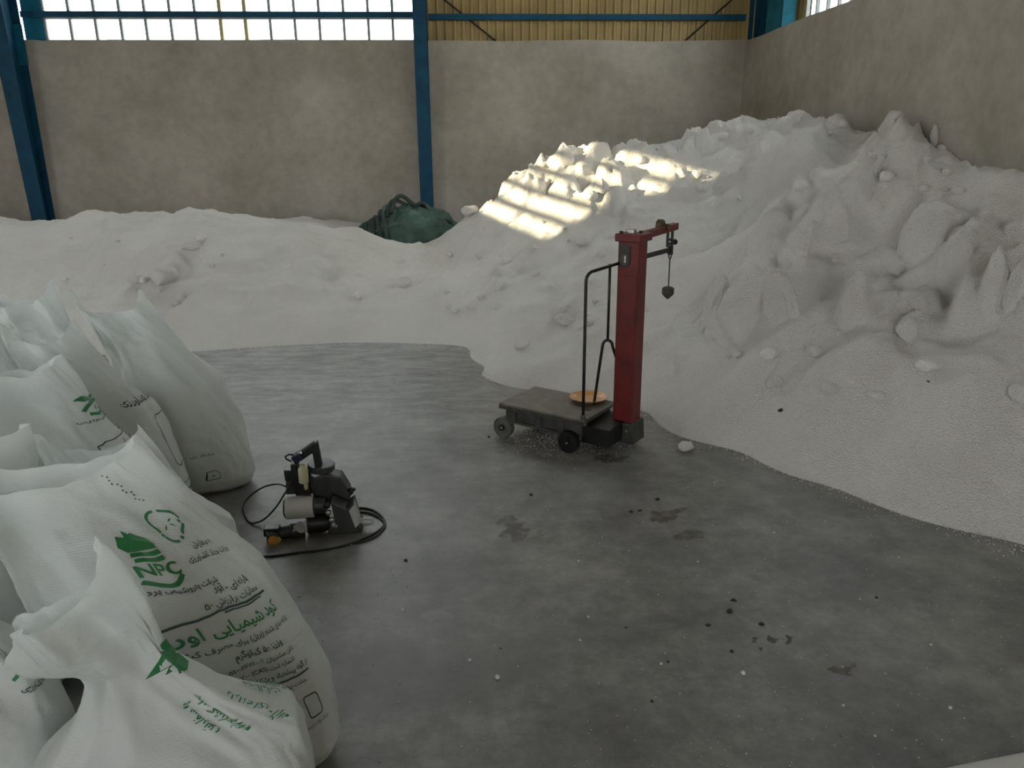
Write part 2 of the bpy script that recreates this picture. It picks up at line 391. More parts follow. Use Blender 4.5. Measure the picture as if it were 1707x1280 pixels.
# near heap ridge and face
for p, Y in [((1200, 410), 5.85), ((1260, 370), 5.85), ((1330, 330), 5.75), ((1440, 285), 5.6), ((1560, 291), 5.15), ((1640, 288), 4.95), ((1707, 288), 4.75),
             ((1240, 480), 5.15), ((1330, 430), 5.2), ((1440, 400), 5.0), ((1540, 400), 4.75), ((1640, 400), 4.45), ((1707, 400), 4.3), ((1190, 640), 4.5), ((1250, 590), 4.6), ((1330, 560), 4.45), ((1440, 530), 4.3), ((1560, 520), 4.1), ((1700, 520), 3.85),
             ((1180, 690), 4.2), ((1300, 680), 4.0), ((1440, 680), 3.75), ((1560, 690), 3.5), ((1700, 700), 3.25), ((1600, 790), 3.2), ((1700, 820), 2.98)]: cp(*p, Y)
CP = np.array(CP)
def tps(P, lam):
    n = len(P); d = np.hypot(P[:, None, 0]-P[None, :, 0], P[:, None, 1]-P[None, :, 1])
    K = np.where(d > 1e-9, d*d*np.log(d+1e-12), 0) + lam*np.eye(n)
    A = np.zeros((n+3, n+3)); A[:n, :n] = K; A[:n, n] = 1; A[:n, n+1:] = P[:, :2]; A[n, :n] = 1; A[n+1:, :n] = P[:, :2].T
    return np.linalg.solve(A, np.concatenate([P[:, 2], np.zeros(3)]))
_W = tps(CP, .004)
def base_h(x, y):
    out = np.zeros(x.size); xf, yf = x.ravel(), y.ravel()
    for i in range(0, x.size, 40000):
        a, b = xf[i:i+40000, None], yf[i:i+40000, None]
        r2 = (a-CP[:, 0])**2+(b-CP[:, 1])**2
        out[i:i+40000] = .5*(r2*np.log(r2+1e-12))@_W[:-3] + _W[-3] + _W[-2]*a[:, 0] + _W[-1]*b[:, 0]
    return out.reshape(x.shape)
# crusted, broken areas (pixel centre, distance, radius)
CRUST = [((1240, 490), 5.2, .42, 1.0), ((1400, 360), 5.35, .5, .8), ((1540, 370), 4.8, .5, 1.0), ((1640, 440), 4.4, .4, 1.0), ((1330, 470), 4.9, .4, .7), ((1500, 450), 4.6, .3, .6),
         ((1330, 220), 8.0, .9, .9), ((1480, 225), 6.7, .7, .9), ((1200, 250), 8.6, .8, .8), ((1150, 310), 7.6, .7, .8), ((1030, 260), 8.8, .5, .8), ((900, 320), 8.4, .6, .9), ((980, 340), 7.9, .5, .8), ((1080, 360), 7.3, .5, .7),
         ((1060, 620), 5.0, .25, .5), ((1230, 330), 6.8, .5, .5), ((800, 360), 8.7, .5, .6), ((770, 430), 7.9, .6, .35), ((700, 430), 8.2, .4, .3), ((850, 420), 7.3, .5, .3), ((1530, 560), 4.0, .2, .5)]
def base_hit(px, py):
    d = ray(px, py); t = np.linspace(1.5, 13, 1600); P = ORG+d*t[:, None]
    ok = P[:, 2] <= base_h(P[:, 0], P[:, 1]); i = int(np.argmax(ok)) if ok.any() else len(t)-1
    return P[i]
# caked blocks: lower edge (pixel), run up the slope, half width, height of the broken face, turn
WEDGE = [((1232, 588), .8, .24, .18, .10), ((1420, 565), .75, .20, .14, .2), ((1540, 475), .9, .34, .20, .1), ((1640, 548), .9, .2, .18, .2), ((1385, 432), .8, .24, .16, .3), ((1335, 445), .7, .2, .12, .1), ((1470, 380), .6, .25, .08, .2),
         ((1515, 560), .16, .09, .08, .5), ((1095, 640), .35, .14, .12, .3), ((1050, 650), .3, .12, .10, -.3), ((1060, 585), .3, .14, .08, 0)]
_r = random.Random(11); _WD = []
for (p, run, hw, A, turn) in WEDGE: _WD.append((base_hit(*p), run, hw, A, turn))
for n_, (x0, x1, y0, y1), (h0, h1) in ((46, (1090, 1560, 205, 330), (.10, .26)), (30, (820, 1080, 255, 380), (.10, .22)), (16, (720, 1000, 380, 520), (.06, .14)), (12, (60, 600, 380, 480), (.08, .2)), (26, (1180, 1700, 330, 560), (.06, .15))):
    for k in range(n_):
        hw = _r.uniform(*(h0, h1)); p = base_hit(_r.uniform(x0, x1), _r.uniform(y0, y1))
        if p[0] < XR-.1: _WD.append((p, hw*_r.uniform(1.6, 3.0), hw, hw*_r.uniform(.45, .95)*(.45 if x1 <= 1000 and y0 >= 380 else 1), _r.uniform(-.6, .6)))
def wedges(x, y):
    out = np.zeros(x.shape); e = .08
    jx = x+.035*fbm(x*7, y*7, 4, 3)+.012*fbm(x*22, y*22, 2, 6); jy = y+.035*fbm(x*7+4, y*7+8, 4, 5)+.012*fbm(x*22, y*22+5, 2, 7)
    for i, (p, run, hw, A, turn) in enumerate(_WD):
        px, py = np.array([p[0]+e, p[0]-e, p[0], p[0]]), np.array([p[1], p[1], p[1]+e, p[1]-e]); hh = base_h(px, py); g = np.array([hh[0]-hh[1], hh[2]-hh[3]])
        g /= np.linalg.norm(g)+1e-9; c, s_ = cos(turn), sin(turn); g = np.array([g[0]*c-g[1]*s_, g[0]*s_+g[1]*c])
        sel = (np.abs(x-p[0]) < run+.3) & (np.abs(y-p[1]) < run+.3)
        if not sel.any(): continue
        X_, Y_ = jx[sel]-p[0], jy[sel]-p[1]; a = (X_*g[0]+Y_*g[1])/run; b = (-X_*g[1]+Y_*g[0])/hw
        wv = 1-.45*np.clip(a, 0, 1); bb = np.abs(b+.25*np.sin(a*4+i))/wv
        rise = A*np.clip(1-a, 0, 1)**.8*(1+.5*np.clip(b, -1, 1)*sin(i*2.4)); rise = rise*sst(-.02, .05+.03/run, a)*(1-sst(.5, 1.1, bb))
        rise = rise*(1+.35*fbm(X_*9+i, Y_*9, 3, i))
        out[sel] = np.maximum(out[sel], rise)
    return out
_CR = [(atY(*p, Y), r, k) for p, Y, r, k in CRUST]
LOBES = [((1.42, 4.22), (2.1, 4.6), .20, .13), ((1.75, 3.72), (2.45, 4.15), .19, .12), ((2.12, 3.2), (2.8, 3.75), .20, .11), ((2.0, 3.42), (2.6, 3.95), .12, .05), ((.45, 5.35), (1.1, 5.9), .20, .10), ((.15, 6.0), (.7, 6.6), .2, .08)]
def heap_h(x, y):
    h = base_h(x, y)
    pos = sst(0.0, .35, h)
    wx = x+.10*fbm(x*3, y*3, 3, 1); wy = y+.10*fbm(x*3+9, y*3, 3, 2)
    m = np.zeros(x.shape)
    for c, r, k in _CR: m = np.maximum(m, k*np.exp(-(((x-c[0])**2+(y-c[1])**2)/(r*r))**1.5))
    right = sst(-.4, .5, x)
    h = h + pos*(.075*fbm(x*1.1, y*1.1, 4, 3) + .018*fbm(x*6, y*6, 3, 5) + right*.045*(ridg(x*2.4+.4*y, y*2.0, 4, 13)-.45)*sst(-.1, .4, fbm(x*.9+5, y*.9, 2, 14)+.15))
    # slip furrows running down the slope of the near heap
    g = (-x*.36+y*.93); q = (x*.93+y*.36)
    h = h + right*sst(0, .2, h)*.055*(ridg(g*1.9+.22*fbm(x*2, y*2, 2, 6), q*.45, 3, 6)-.4)
    h = h + m*pos*(.10*facets(wx*2.3, wy*2.3, 4) + .06*facets(wx*4.6+3, wy*4.6, 8) + .025*facets(wx*10, wy*10+5, 2) + .10*(ridg(x*2.6, y*2.6, 5, 9)-.4)) + pos*wedges(x, y)
    # rounded lobes of slumped granules along the toe
    for (ax, ay), (bx_, by_), sg, A in LOBES:
        dx, dy = bx_-ax, by_-ay; L2 = dx*dx+dy*dy; k = ((x-ax)*dx+(y-ay)*dy)/L2; kc = np.clip(k, 0, 1)
        d = np.hypot(x-ax-kc*dx, y-ay-kc*dy); h = h + A*np.exp(-(d/sg)**2)*(1-.75*sst(.35, 1.0, k))
    h = h + right*sst(.05, .3, h)*.030*(ridg(x*4.2+.6*fbm(x*2, y*2, 2, 3), y*3.6, 4, 7)-.45)*sst(-.25, .35, fbm(x*.8+1, y*.8, 2, 10)+.1)
    soft = (1-right)*pos
    h = h + soft*(.13*ridg(x*.85+2, y*1.1, 4, 11)-.07)
    h = h + sst(.01, .08, h)*.006*fbm(x*28, y*28, 2, 12)
    return h
GX0, GY0, GS = -8.96, .4, .02
_gx = np.arange(GX0, XR+.001, GS); _gy = np.arange(GY0, YB-.02, GS)
_HX, _HY = np.meshgrid(_gx, _gy, indexing='ij')
_H = np.full(_HX.shape, -.05)
_msk = ((_HY > 5.4) | (_HX > -.3))
_H[_msk] = heap_h(_HX[_msk], _HY[_msk])
_outside = (_HX < .75) & (_HY < 4.6)
_H[_outside] = -.05
def hz(x, y):
    fx = (x-GX0)/GS; fy = (y-GY0)/GS
    i = int(min(max(fx, 0), len(_gx)-2)); j = int(min(max(fy, 0), len(_gy)-2)); fx -= i; fy -= j
    return float((_H[i, j]*(1-fx)+_H[i+1, j]*fx)*(1-fy)+(_H[i, j+1]*(1-fx)+_H[i+1, j+1]*fx)*fy)
def hit(px, py):
    """where the line of sight meets a heap or the floor"""
    d = ray(px, py); t = 1.2
    while t < 14:
        p = ORG+d*t
        if p[0] > XR-.02 or p[1] > YB-.05: break
        if p[2] <= max(0, hz(p[0], p[1])): return p
        t += .012
    return ORG+d*t
_line = np.interp(_gy, [0, 6.2, 6.9, 7.5, 8.8, 9.6, 11.5], [0.02, .02, -.12, -.38, -.66, -.75, -.6])
def heap(name, side, label, cat):
    keep = _H > -.015
    c = keep[:-1, :-1] | keep[1:, :-1] | keep[:-1, 1:] | keep[1:, 1:]
    mine = (_HX[:-1, :-1] <= _line[None, :-1])
    c &= mine if side < 0 else ~mine
    I, J = np.nonzero(c); ny = len(_gy)
    q = np.stack([I*ny+J, (I+1)*ny+J, (I+1)*ny+J+1, I*ny+J+1], 1)
    used, inv = np.unique(q, return_inverse=True)
    V = np.stack([_HX.ravel(), _HY.ravel(), np.maximum(_H.ravel(), -.02)], 1)[used]
    V[:, 0] = np.minimum(V[:, 0], XR-.002)
    o = mk_np(name, V, inv.reshape(q.shape), 'urea'); o['kind'] = 'stuff'
    return tag(o, label, cat)

# ------------------------------------------------------------------ the hall
def wall_run(name, axis, fixed, thick, a0, a1, z1, label, gap=None):
    """plastered masonry wall with a slightly uneven top edge; axis 'x' or 'y' is the run"""
    n = int((a1-a0)/.12); V = []; Fc = []
    s = np.linspace(a0, a1, n+1); top = z1+.018*fbm(s*1.4+fixed, s*0+3, 4, 2)
    for k in range(n+1):
        for d in (0, thick):
            for z in (-.05, top[k]):
                V.append((s[k], fixed+d, z) if axis == 'x' else (fixed+d, s[k], z))
    for k in range(n):
        b = 4*k; e = b+4
        Fc += [(b, e, e+1, b+1), (b+2, b+3, e+3, e+2), (b+1, e+1, e+3, b+3), (b, b+2, e+2, e)]
    Fc += [(0, 1, 3, 2), (4*n, 4*n+2, 4*n+3, 4*n+1)]
    return struct(mk(name, V, Fc, 'wall'), label)
struct(MB().box(((XL+XR)/2, (YB+YF)/2, -.1), (XR-XL+1, YB-YF+1, .2)).build('floor', 'floor'), 'grey dusty concrete floor of the warehouse')
wall_run('wall_back', 'x', YB, .2, XL-.2, XR+.2, HW+.01, 'beige plastered back wall of the warehouse')
wall_run('wall_right', 'y', XR, .2, YF, YB+.2, HW, 'beige plastered side wall behind the tall white heap')
# left and front walls stand outside the picture: masonry with the openings that let daylight in
wall_run('wall_left', 'y', XL-.2, .2, 3.6, YB, HW, 'plastered side wall with barred window')
wall_run('wall_left_front', 'y', XL-.2, .2, YF, -2.5, HW, 'plastered side wall beside the open side door')
struct(MB().box((-5.1, YF, 2.8), (7.8, .2, 5.6)).box((2.75, YF, 2.8), (2.3, .2, 5.6)).box((.2, YF, 4.9), (2.8, .2, 1.4)).build('wall_front', 'wall'))
struct(MB().box((-20, 2, -.25), (130, 130, .2)).build('ground', simple('outdoor_ground', (.32, .28, .22), .9, 0, .2, .3)))

# unseen tower added only to keep the low sun off the side door
struct(MB().lathe((-17.5, -1.92, -.2), (0, 0, 1), [(0, 3.1), (9.5, 3.1), (11.0, .5), (11.2, .4)], 48).build('sun_blocker', simple('sun_blocker_steel', (.45, .45, .43), .6, 0, .1, 1), None, True), 'unseen steel tower added outside to block the low sun')

def sheet_mesh(w, h):
    """one trapezoid-ribbed cladding sheet lying in x-z"""
    n = max(2, int(round(w/.115))); p = w/n; xs = []; ys = []
    for k in range(n):
        xs += [k*p, k*p+.30*p, k*p+.40*p, k*p+.90*p]; ys += [0, 0, .028, .028]
    xs.append(w); ys.append(0); V = []; Fc = []
    for x, y in zip(xs, ys): V += [(x, y, 0), (x, y, h), (x, y+.004, 0), (x, y+.004, h)]
    for k in range(len(xs)-1):
        b = 4*k; Fc += [(b, b+4, b+5, b+1), (b+2, b+3, b+7, b+6)]
    return V, Fc
def cladding(root, runs, axis, fixed):
    for (a0, a1, z0, z1) in runs:
        n = max(1, int(round((a1-a0)/.92))); w = (a1-a0)/n; V, Fc = sheet_mesh(w, z1-z0)
        me = None
        for k in range(n):
            if me is None:
                o = mk('cladding_sheet', V, Fc, 'sheet', root); me = o.data
            else:
                o = bpy.data.objects.new('cladding_sheet', me); COL.objects.link(o); o.parent = root
            if axis == 'x': o.location = (a0+k*w, fixed, z0)
            else: o.location = (fixed, a0+k*w, z0); o.rotation_euler = (0, 0, pi/2)
cb = struct(empty('wall_back_cladding'), 'ochre ribbed metal cladding above the back wall')
cladding(cb, [(-.62, XR+.15, 2.9, 5.6), (-5.65, -.8, 4.5, 5.6), (XL, -6.2, 2.9, 5.6)], 'x', YB+.13)
cr_ = struct(empty('wall_right_cladding'), 'ribbed metal cladding above the side wall')
cladding(cr_, [(YF, 4.9, 2.9, 5.6), (4.9, 10.1, 4.5, 5.6), (10.1, YB+.15, 2.9, 5.6)], 'y', XR+.35)
cl_ = struct(empty('wall_left_cladding'))
cladding(cl_, [(YF, -2.5, 2.9, 5.6), (-2.5, 3.6, 4.2, 5.6), (3.6, 4.4, 2.9, 5.6), (6.85, YB, 2.9, 5.6), (4.4, 6.85, 4.42, 5.6), (4.4, 6.85, 2.9, 3.3)], 'y', XL-.05)
# pitched roof with a skylight strip
def roof_side(name, x0, z0, x1, z1, holes):
    ys = sorted({YF-.2, YB+.35} | {h for hh in holes for h in hh[2:]}); m = MB()
    def P(f, y, dz=0): return (x0+(x1-x0)*f, y, z0+(z1-z0)*f+dz)
    fs_ = sorted({0, 1} | {h for hh in holes for h in hh[:2]})
    for a, b in zip(fs_, fs_[1:]):
        for c, d in zip(ys, ys[1:]):
            if any(a >= h[0]-1e-6 and b <= h[1]+1e-6 and c >= h[2]-1e-6 and d <= h[3]+1e-6 for h in holes): continue
            v = [P(a, c), P(b, c), P(b, d), P(a, d), P(a, c, .03), P(b, c, .03), P(b, d, .03), P(a, d, .03)]
            m.add(v, [(0, 1, 2, 3), (7, 6, 5, 4), (0, 4, 5, 1), (1, 5, 6, 2), (2, 6, 7, 3), (3, 7, 4, 0)])
    return struct(m.build(name, 'roof'), 'metal sheet roof of the warehouse')
roof_side('ceiling', XL-.3, 5.6, -2.56, 6.9, [])
roof_side('ceiling_right', XR+.4, 5.6, -2.56, 6.9, [])

# windows: frame bars, mullions and single panes
def window(name, axis, fixed, a0, a1, rows, npane, label, sash=None, mw=.034):
    root = struct(empty(name), label); w = (a1-a0)/npane
    def B(mb, a, z, sa, sz, dep, off=0):
        return mb.box((a, fixed+off, z), (sa, dep, sz)) if axis == 'x' else mb.box((fixed+off, a, z), (dep, sa, sz))
    zlo, zhi = rows[0][0], rows[-1][1]
    for k in range(npane+1):
        ss = sash is not None and k in (sash, sash+1)
        B(MB(), a0+k*w, (zlo+zhi)/2, .045 if ss else mw, zhi-zlo, .04).build('mullion', 'sash' if ss else 'mullion', root)
    pm = {}
    for ri, (z0, z1) in enumerate(rows):
        B(MB(), (a0+a1)/2, z0+.008, a1-a0, .016, .03).build('rail', 'mullion', root)
        for k in range(npane):
            key = ri
            if key not in pm:
                o = B(MB(), 0, 0, w-mw, z1-z0-.02, .006).build('pane', 'glass', root); pm[key] = o.data
                o.data.transform(Matrix.Translation((0, -fixed, 0) if axis == 'x' else (-fixed, 0, 0)))
            else:
                o = bpy.data.objects.new('pane', pm[key]); COL.objects.link(o); o.parent = root
            c = a0+(k+.5)*w; z = (z0+z1)/2+.008
            o.location = (c, fixed, z) if axis == 'x' else (fixed, c, z)
    return root
window('window_1', 'x', YB+.16, -5.60, -.66, [(3.02, 3.29), (3.29, 3.70), (3.70, 4.1), (4.1, 4.5)], 15, 'long steel window strip of square panes above the back wall', sash=7)
MB().box((-5.74, YB+.16, 3.77), (.26, .06, 1.5)).build('jamb', 'teal', bpy.data.objects['window_1'])
window('window_2', 'y', XR+.3, 4.9, 10.1, [(2.95, 3.7), (3.7, 4.5)], 18, 'bright window strip above the side wall', mw=.03)
w3 = window('window_3', 'y', XL-.1, 4.4, 6.85, [(3.3, 4.42)], 3, 'barred window in the side wall', mw=.05)
for k in range(5):
    MB().box((XL-.2, 5.62, 3.40+k*.22), (.19, 2.45, .012), Matrix.Rotation(radians(48), 3, 'Y')).build('louvre_blade', 'mullion', w3)

# steel columns, rails and braces
def column(name, x, y, w, d, z1, lean, label, mat='blue'):
    """tapered I column: inner flange leans towards the hall at the top"""
    root = tag(empty(name, (x, y, 0)), label, 'column')
    for nm, pts in (('inner_flange', [(-w/2, -d), (w/2, -d), (w/2, -d+.014), (-w/2, -d+.014)]), ('web', [(-.006, -d+.014), (.006, -d+.014), (.006, 0), (-.006, 0)]), ('outer_flange', [(-w/2, 0), (w/2, 0), (w/2, .012), (-w/2, .012)])):
        V = []
        for z in (0, z1):
            for (a, b) in pts:
                V.append((a, b-(lean*z if nm == 'inner_flange' or b < -.01 else 0), z))
        mk(nm, V, [(3, 2, 1, 0), (4, 5, 6, 7), (0, 1, 5, 4), (1, 2, 6, 5), (2, 3, 7, 6), (3, 0, 4, 7)], mat, root)
    return root
column('steel_column', -.60, YB-.02, .175, .16, 5.6, .035, 'dark blue steel column with green tarpaulin bundle at its foot')
column('steel_column', -5.93, YB-.02, .20, .18, 5.6, .06, 'dark blue steel column rising from the low white heap')
MB().box((0, -.02, 2.95), (.24, .015, .5)).build('splice_plate', 'teal', bpy.data.objects['steel_column.001'])
rc = tag(empty('steel_column', (XR+.2, 10.9, 0)), 'blue corner column where the back and side walls meet', 'column')
MB().box((-.06, -.35, 4.2), (.16, .55, 2.8)).build('inner_flange', 'teal', rc)
MB().box((.02, .30, 4.2), (.02, .75, 2.8)).build('web', 'blue', rc)
MB().box((-.06, .66, 4.2), (.22, .02, 2.8)).build('outer_flange', 'blue', rc)
def beam(x0, x1, y, z, label):
    m = MB().box(((x0+x1)/2, y, z), (x1-x0, .012, .075)).box(((x0+x1)/2, y+.03, z+.034), (x1-x0, .06, .008)).box(((x0+x1)/2, y+.03, z-.034), (x1-x0, .06, .008))
    return tag(m.build('wall_rail', 'blue'), label, 'beam')
beam(-5.85, -.68, YB+.055, 3.335, 'blue horizontal steel rail crossing the window panes')
beam(-.5, XR, YB+.055, 3.31, 'blue horizontal steel rail in front of ochre cladding')
beam(-.5, XR, YB+.055, 4.6, 'upper blue steel rail in front of ochre cladding, above the lower rail')
def rod(p0, p1, label): return tag(MB().tube([p0, p1], .012, 8).build('brace_rod', 'rod'), label, 'brace')
a = atY(735, -5, YB+.1); b = atY(828, 70, YB+.1); e = a+(a-b)*1.2; rod(e, b-(a-b)*.1, 'thin diagonal brace rod beside the middle blue column')
a = atY(1225, -5, YB+.1); b = atY(1140, 70, YB+.1); e = a+(a-b)*1.2; rod(e, b-(a-b)*.1, 'thin diagonal brace rod near the corner column')

# ------------------------------------------------------------------ heaps, clods, scattered granules
heap('urea_heap', -1, 'low broad heap of white fertiliser granules against the back wall', 'heap')
heap('urea_heap', 1, 'tall craggy heap of white fertiliser granules along the side wall', 'heap')

def ico(sub=2):
    import bmesh
    bm = bmesh.new(); bmesh.ops.create_icosphere(bm, subdivisions=sub, radius=1)
    V = np.array([v.co[:] for v in bm.verts]); Q = np.array([[v.index for v in f.verts] for f in bm.faces]); bm.free(); return V, Q
_IV, _IQ = ico(3)
def clod_mesh(seed, sx, sy, sz, rough=.16, flat=6):
    r = np.random.RandomState(seed); V = _IV.copy()
    for k in range(flat):                                  # broken faces: clip by random planes
        n = r.normal(size=3); n /= np.linalg.norm(n); d = r.uniform(.55, .85)
        e = np.maximum(V@n-d, 0); V -= e[:, None]*n*.9
    n1 = fbm(V[:, 0]*2+seed, V[:, 1]*2+V[:, 2]*1.7, 3, seed % 9); n2 = fbm(V[:, 0]*6+seed, V[:, 1]*6-V[:, 2]*5, 3, (seed+3) % 9)
    V *= (1+rough*n1+rough*.5*n2)[:, None]
    V *= [sx, sy, sz]
    a = r.uniform(0, 6.28); c, s = cos(a), sin(a)
    return V
def clod(p, sx, sy, sz, seed, label, group, sink=.35, rot=(0, 0, 0), mat='urea', name='urea_clod', rough=.16):
    o = mk_np(name, clod_mesh(seed, sx, sy, sz, rough), _IQ, mat)
    o.rotation_euler = rot; o.location = (p[0], p[1], p[2]+sz*(1-2*sink)); return tag(o, label, 'clod' if mat == 'urea' else 'pebble', group)
# single clods one can point to: pixel, half width in px, aspect h/w, label
CL = [((944, 262), 15, 1.0, 'large pale sunlit clod on the sunlit tip of the ridge'),
      ((786, 350), 17, .6, 'rounded sunlit clod beside the green tarpaulin bundle'),
      ((1005, 312), 15, .9, 'angular half-shaded clod below the sunlit ridge, on the striped sun patch'),
      ((1328, 194), 10, 1.0, 'round clod perched on the highest crest of the heap'),
      ((1557, 226), 8, 2.2, 'tall pointed clod standing near the side wall on the crest'),
      ((1438, 258), 9, 1.9, 'spiky clod on the crest between two shadowed hollows'),
      ((1511, 549), 22, 1.0, 'dark-sided broken clod lodged in the middle of the near slope'),
      ((1291, 636), 16, .8, 'round clod low on the smooth lobe of the near slope'),
      ((1380, 646), 17, .55, 'oval clod stretched along the near slope'),
      ((1458, 656), 17, .4, 'flat crumbling clod on the near slope'),
      ((1357, 584), 13, .8, 'small knobbly clod on the furrow of the near slope'),
      ((1700, 655), 22, .9, 'broken clod at the far edge of the near slope with a dark underside'),
      ((1143, 746), 14, .75, 'single white clod lying on the concrete floor beside the scale'),
      ((1645, 808), 11, .45, 'small flat clod near the toe of the near slope'),
      ((1655, 515), 10, 1.0, 'little round clod below the tall chunk on the near slope'),
      ((272, 460), 28, .62, 'big smooth oval clod half buried in the low heap'),
      ((226, 467), 15, .6, 'clod in a hollow beside the big oval clod of the low heap'),
      ((318, 410), 16, .5, 'broken clod on the upper face of the low heap'),
      ((303, 492), 9, .9, 'small clod just below the big oval clod of the low heap'),
      ((675, 470), 12, .9, 'dark-sided clod where the two heaps meet'),
      ((831, 476), 9, 1.0, 'clod halfway down the far slope above a smaller one'),
      ((801, 495), 8, .9, 'small round clod halfway down the far slope'),
      ((940, 532), 18, .6, 'crumbly clod behind the scale handrail'),
      ((870, 575), 14, .5, 'flat clod near the toe of the far slope'),
      ((970, 402), 13, .8, 'rounded clod at the lower edge of the sun patch behind the scale')]
for k, ((px, py), hw, asp, lab) in enumerate(CL):
    p = hit(px, py+hw*asp*.5); dist = (p-ORG)@_fw; s = hw*dist/F
    if lab.startswith('single white'): p[2] = 0
    clod(p, s, s*.9, s*asp*1.05, 20+k, lab, None, .12 if lab.startswith('single') else .3, (0, 0, .6*k))
rnd = random.Random(5)
# large caked blocks broken out of the near slope: pixel, half width, half height (px), yaw, tilt
_BV, _BQ = ico(5)
def block_mesh(seed, sx, sy, sz):
    r = np.random.RandomState(seed); V = _BV.copy()
    for k in range(26):
        n = r.normal(size=3)*[1, 1, .8]; n /= np.linalg.norm(n); d = r.uniform(.52, .86)
        e = np.maximum(V@n-d, 0); V -= e[:, None]*n*.88
    a = V[:, 0]; b = V[:, 1]; c = V[:, 2]
    w = .16*(ridg(a*1.6+seed, c*.7+b, 4, seed % 9)-.4)+.08*fbm(a*7+b*3+seed, c*6-b*4, 4, (seed+4) % 9)+.09*(ridg(a*4+b*4, c*1.2+seed, 3, (seed+2) % 9)-.4)
    V *= (1+w)[:, None]
    taper = 1-.40*np.clip(c, -1, 1); V[:, 0] *= taper; V[:, 1] *= taper
    return V*[sx, sy, sz]
BLK = [((1236, 492), 62, 100, .3, (.10, .12), 'biggest caked block of fertiliser hanging on the near slope, beside the scale weight'),
       ((1188, 500), 30, 72, 1.2, (.12, .05), 'narrow caked block leaning on the biggest block beside the scale weight'),
       ((1290, 500), 34, 66, 2.2, (-.08, .15), 'pointed caked block on the shaded side of the biggest block'),
       ((1418, 500), 32, 62, .8, (.1, .2), 'upright caked block in the middle of the near slope'),
       ((1545, 385), 66, 80, .5, (.05, .15), 'broad caked block near the top of the near slope'),
       ((1592, 420), 34, 62, 2.6, (-.1, .1), 'caked block with a sheer face below the broad block'),
       ((1648, 462), 30, 95, 1.4, (.05, .1), 'tall narrow caked block standing on the near slope by the side wall'),
       ((1692, 470), 28, 60, .2, (-.1, .1), 'caked block behind the tall narrow block by the side wall'),
       ((1392, 378), 42, 44, 2.0, (.15, .2), 'low caked block just under the ridge of the near heap'),
       ((1470, 425), 40, 34, 1.1, (.15, .1), 'flat caked block between the upright and the broad blocks'),
       ((1330, 400), 30, 34, 1.6, (.1, .2), 'rough caked lump near the ridge above the pointed block')]
for k, ((px, py), hw, hh, yaw, tl, lab) in enumerate(BLK):
    p = hit(px, py+hh*.55); dist = (p-ORG)@_fw; sx = hw*dist/F*1.15; sz = hh*dist/F
    o = mk_np('caked_block', block_mesh(300+7*k, sx*1.12, sx*1.0, sz*1.12), _BQ, 'urea'); o.rotation_euler = (tl[0], tl[1], yaw)
    o.location = (p[0]+.35*sx, p[1]+.35*sx, p[2]+sz*.30); tag(o, lab, 'clod')
def crumbs(n, region, smin, smax, label, group, seed):
    r = random.Random(seed); base = [clod_mesh(200+seed+i, 1, 1, .8) for i in range(3)]; meshes = []
    V2, Q2 = ico(2)
    for i in range(3):
        o = mk_np('urea_crumb', (smin+smax)/2*V2*np.array([1, .85, .75])*(1+.22*fbm(V2[:, 0]*2+i*7, V2[:, 1]*2+V2[:, 2], 2, i))[:, None], Q2, 'urea'); meshes.append(o.data); bpy.data.objects.remove(o)
    k = 0
    while k < n:
        px, py = region(r); p = hit(px, py)
        if p is None: continue
        s = r.uniform(smin, smax)*(1 if r.random() < .8 else 1.6); q = s/((smin+smax)/2)
        o = bpy.data.objects.new('urea_crumb', meshes[k % 3]); COL.objects.link(o)
        o.location = (p[0], p[1], max(0, hz(p[0], p[1]))+s*.45); o.scale = (q, q, q); o.rotation_euler = (0, 0, r.uniform(0, 6.28))
        tag(o, label, 'crumb', group); k += 1
crumbs(30, lambda r: (r.uniform(740, 1080), r.uniform(270, 560)), .018, .045, 'white lump lying on the far slope of the tall heap', 'lumps on the far slope', 1)
crumbs(22, lambda r: (r.uniform(1080, 1600), r.uniform(205, 330)), .02, .055, 'white lump among the crags of the crest of the tall heap', 'lumps on the crest', 2)
crumbs(16, lambda r: (r.uniform(1200, 1700), r.uniform(330, 640)), .012, .035, 'white lump on the near slope of the tall heap', 'lumps on the near slope', 3)
crumbs(14, lambda r: (r.uniform(60, 640), r.uniform(390, 520)), .015, .035, 'white lump lying on the low heap', 'lumps on the low heap', 4)
crumbs(26, lambda r: (r.uniform(640, 1600), r.uniform(800, 1240)), .003, .006, 'tiny white crumb on the bare concrete floor', 'white crumbs on the floor', 5)
for k, (px, py, hw) in enumerate([(1223, 1003, 6), (1216, 1020, 6), (1180, 1044, 6), (1268, 1042, 6), (1113, 1106, 5), (1157, 1074, 3), (1044, 1048, 4), (1220, 1086, 4), (1643, 1236, 4), (834, 1082, 3), (1461, 997, 4), (1087, 1170, 4), (676, 935, 4), (1301, 685, 5), (1547, 637, 4), (1052, 854, 4), (1066, 852, 4), (885, 826, 4), (815, 729, 3), (1096, 833, 4)]):
    p = hit(px, py); s = hw*((p-ORG)@_fw)/F
    onh = py < 700
    clod(p, s, s*.8, s*.6, 90+k, 'small dark pebble on the white slope' if onh else 'small dark pebble on the bare concrete floor', 'dark pebbles on the slope' if onh else 'dark pebbles on the floor', .25, (0, 0, k), 'stone', 'pebble')
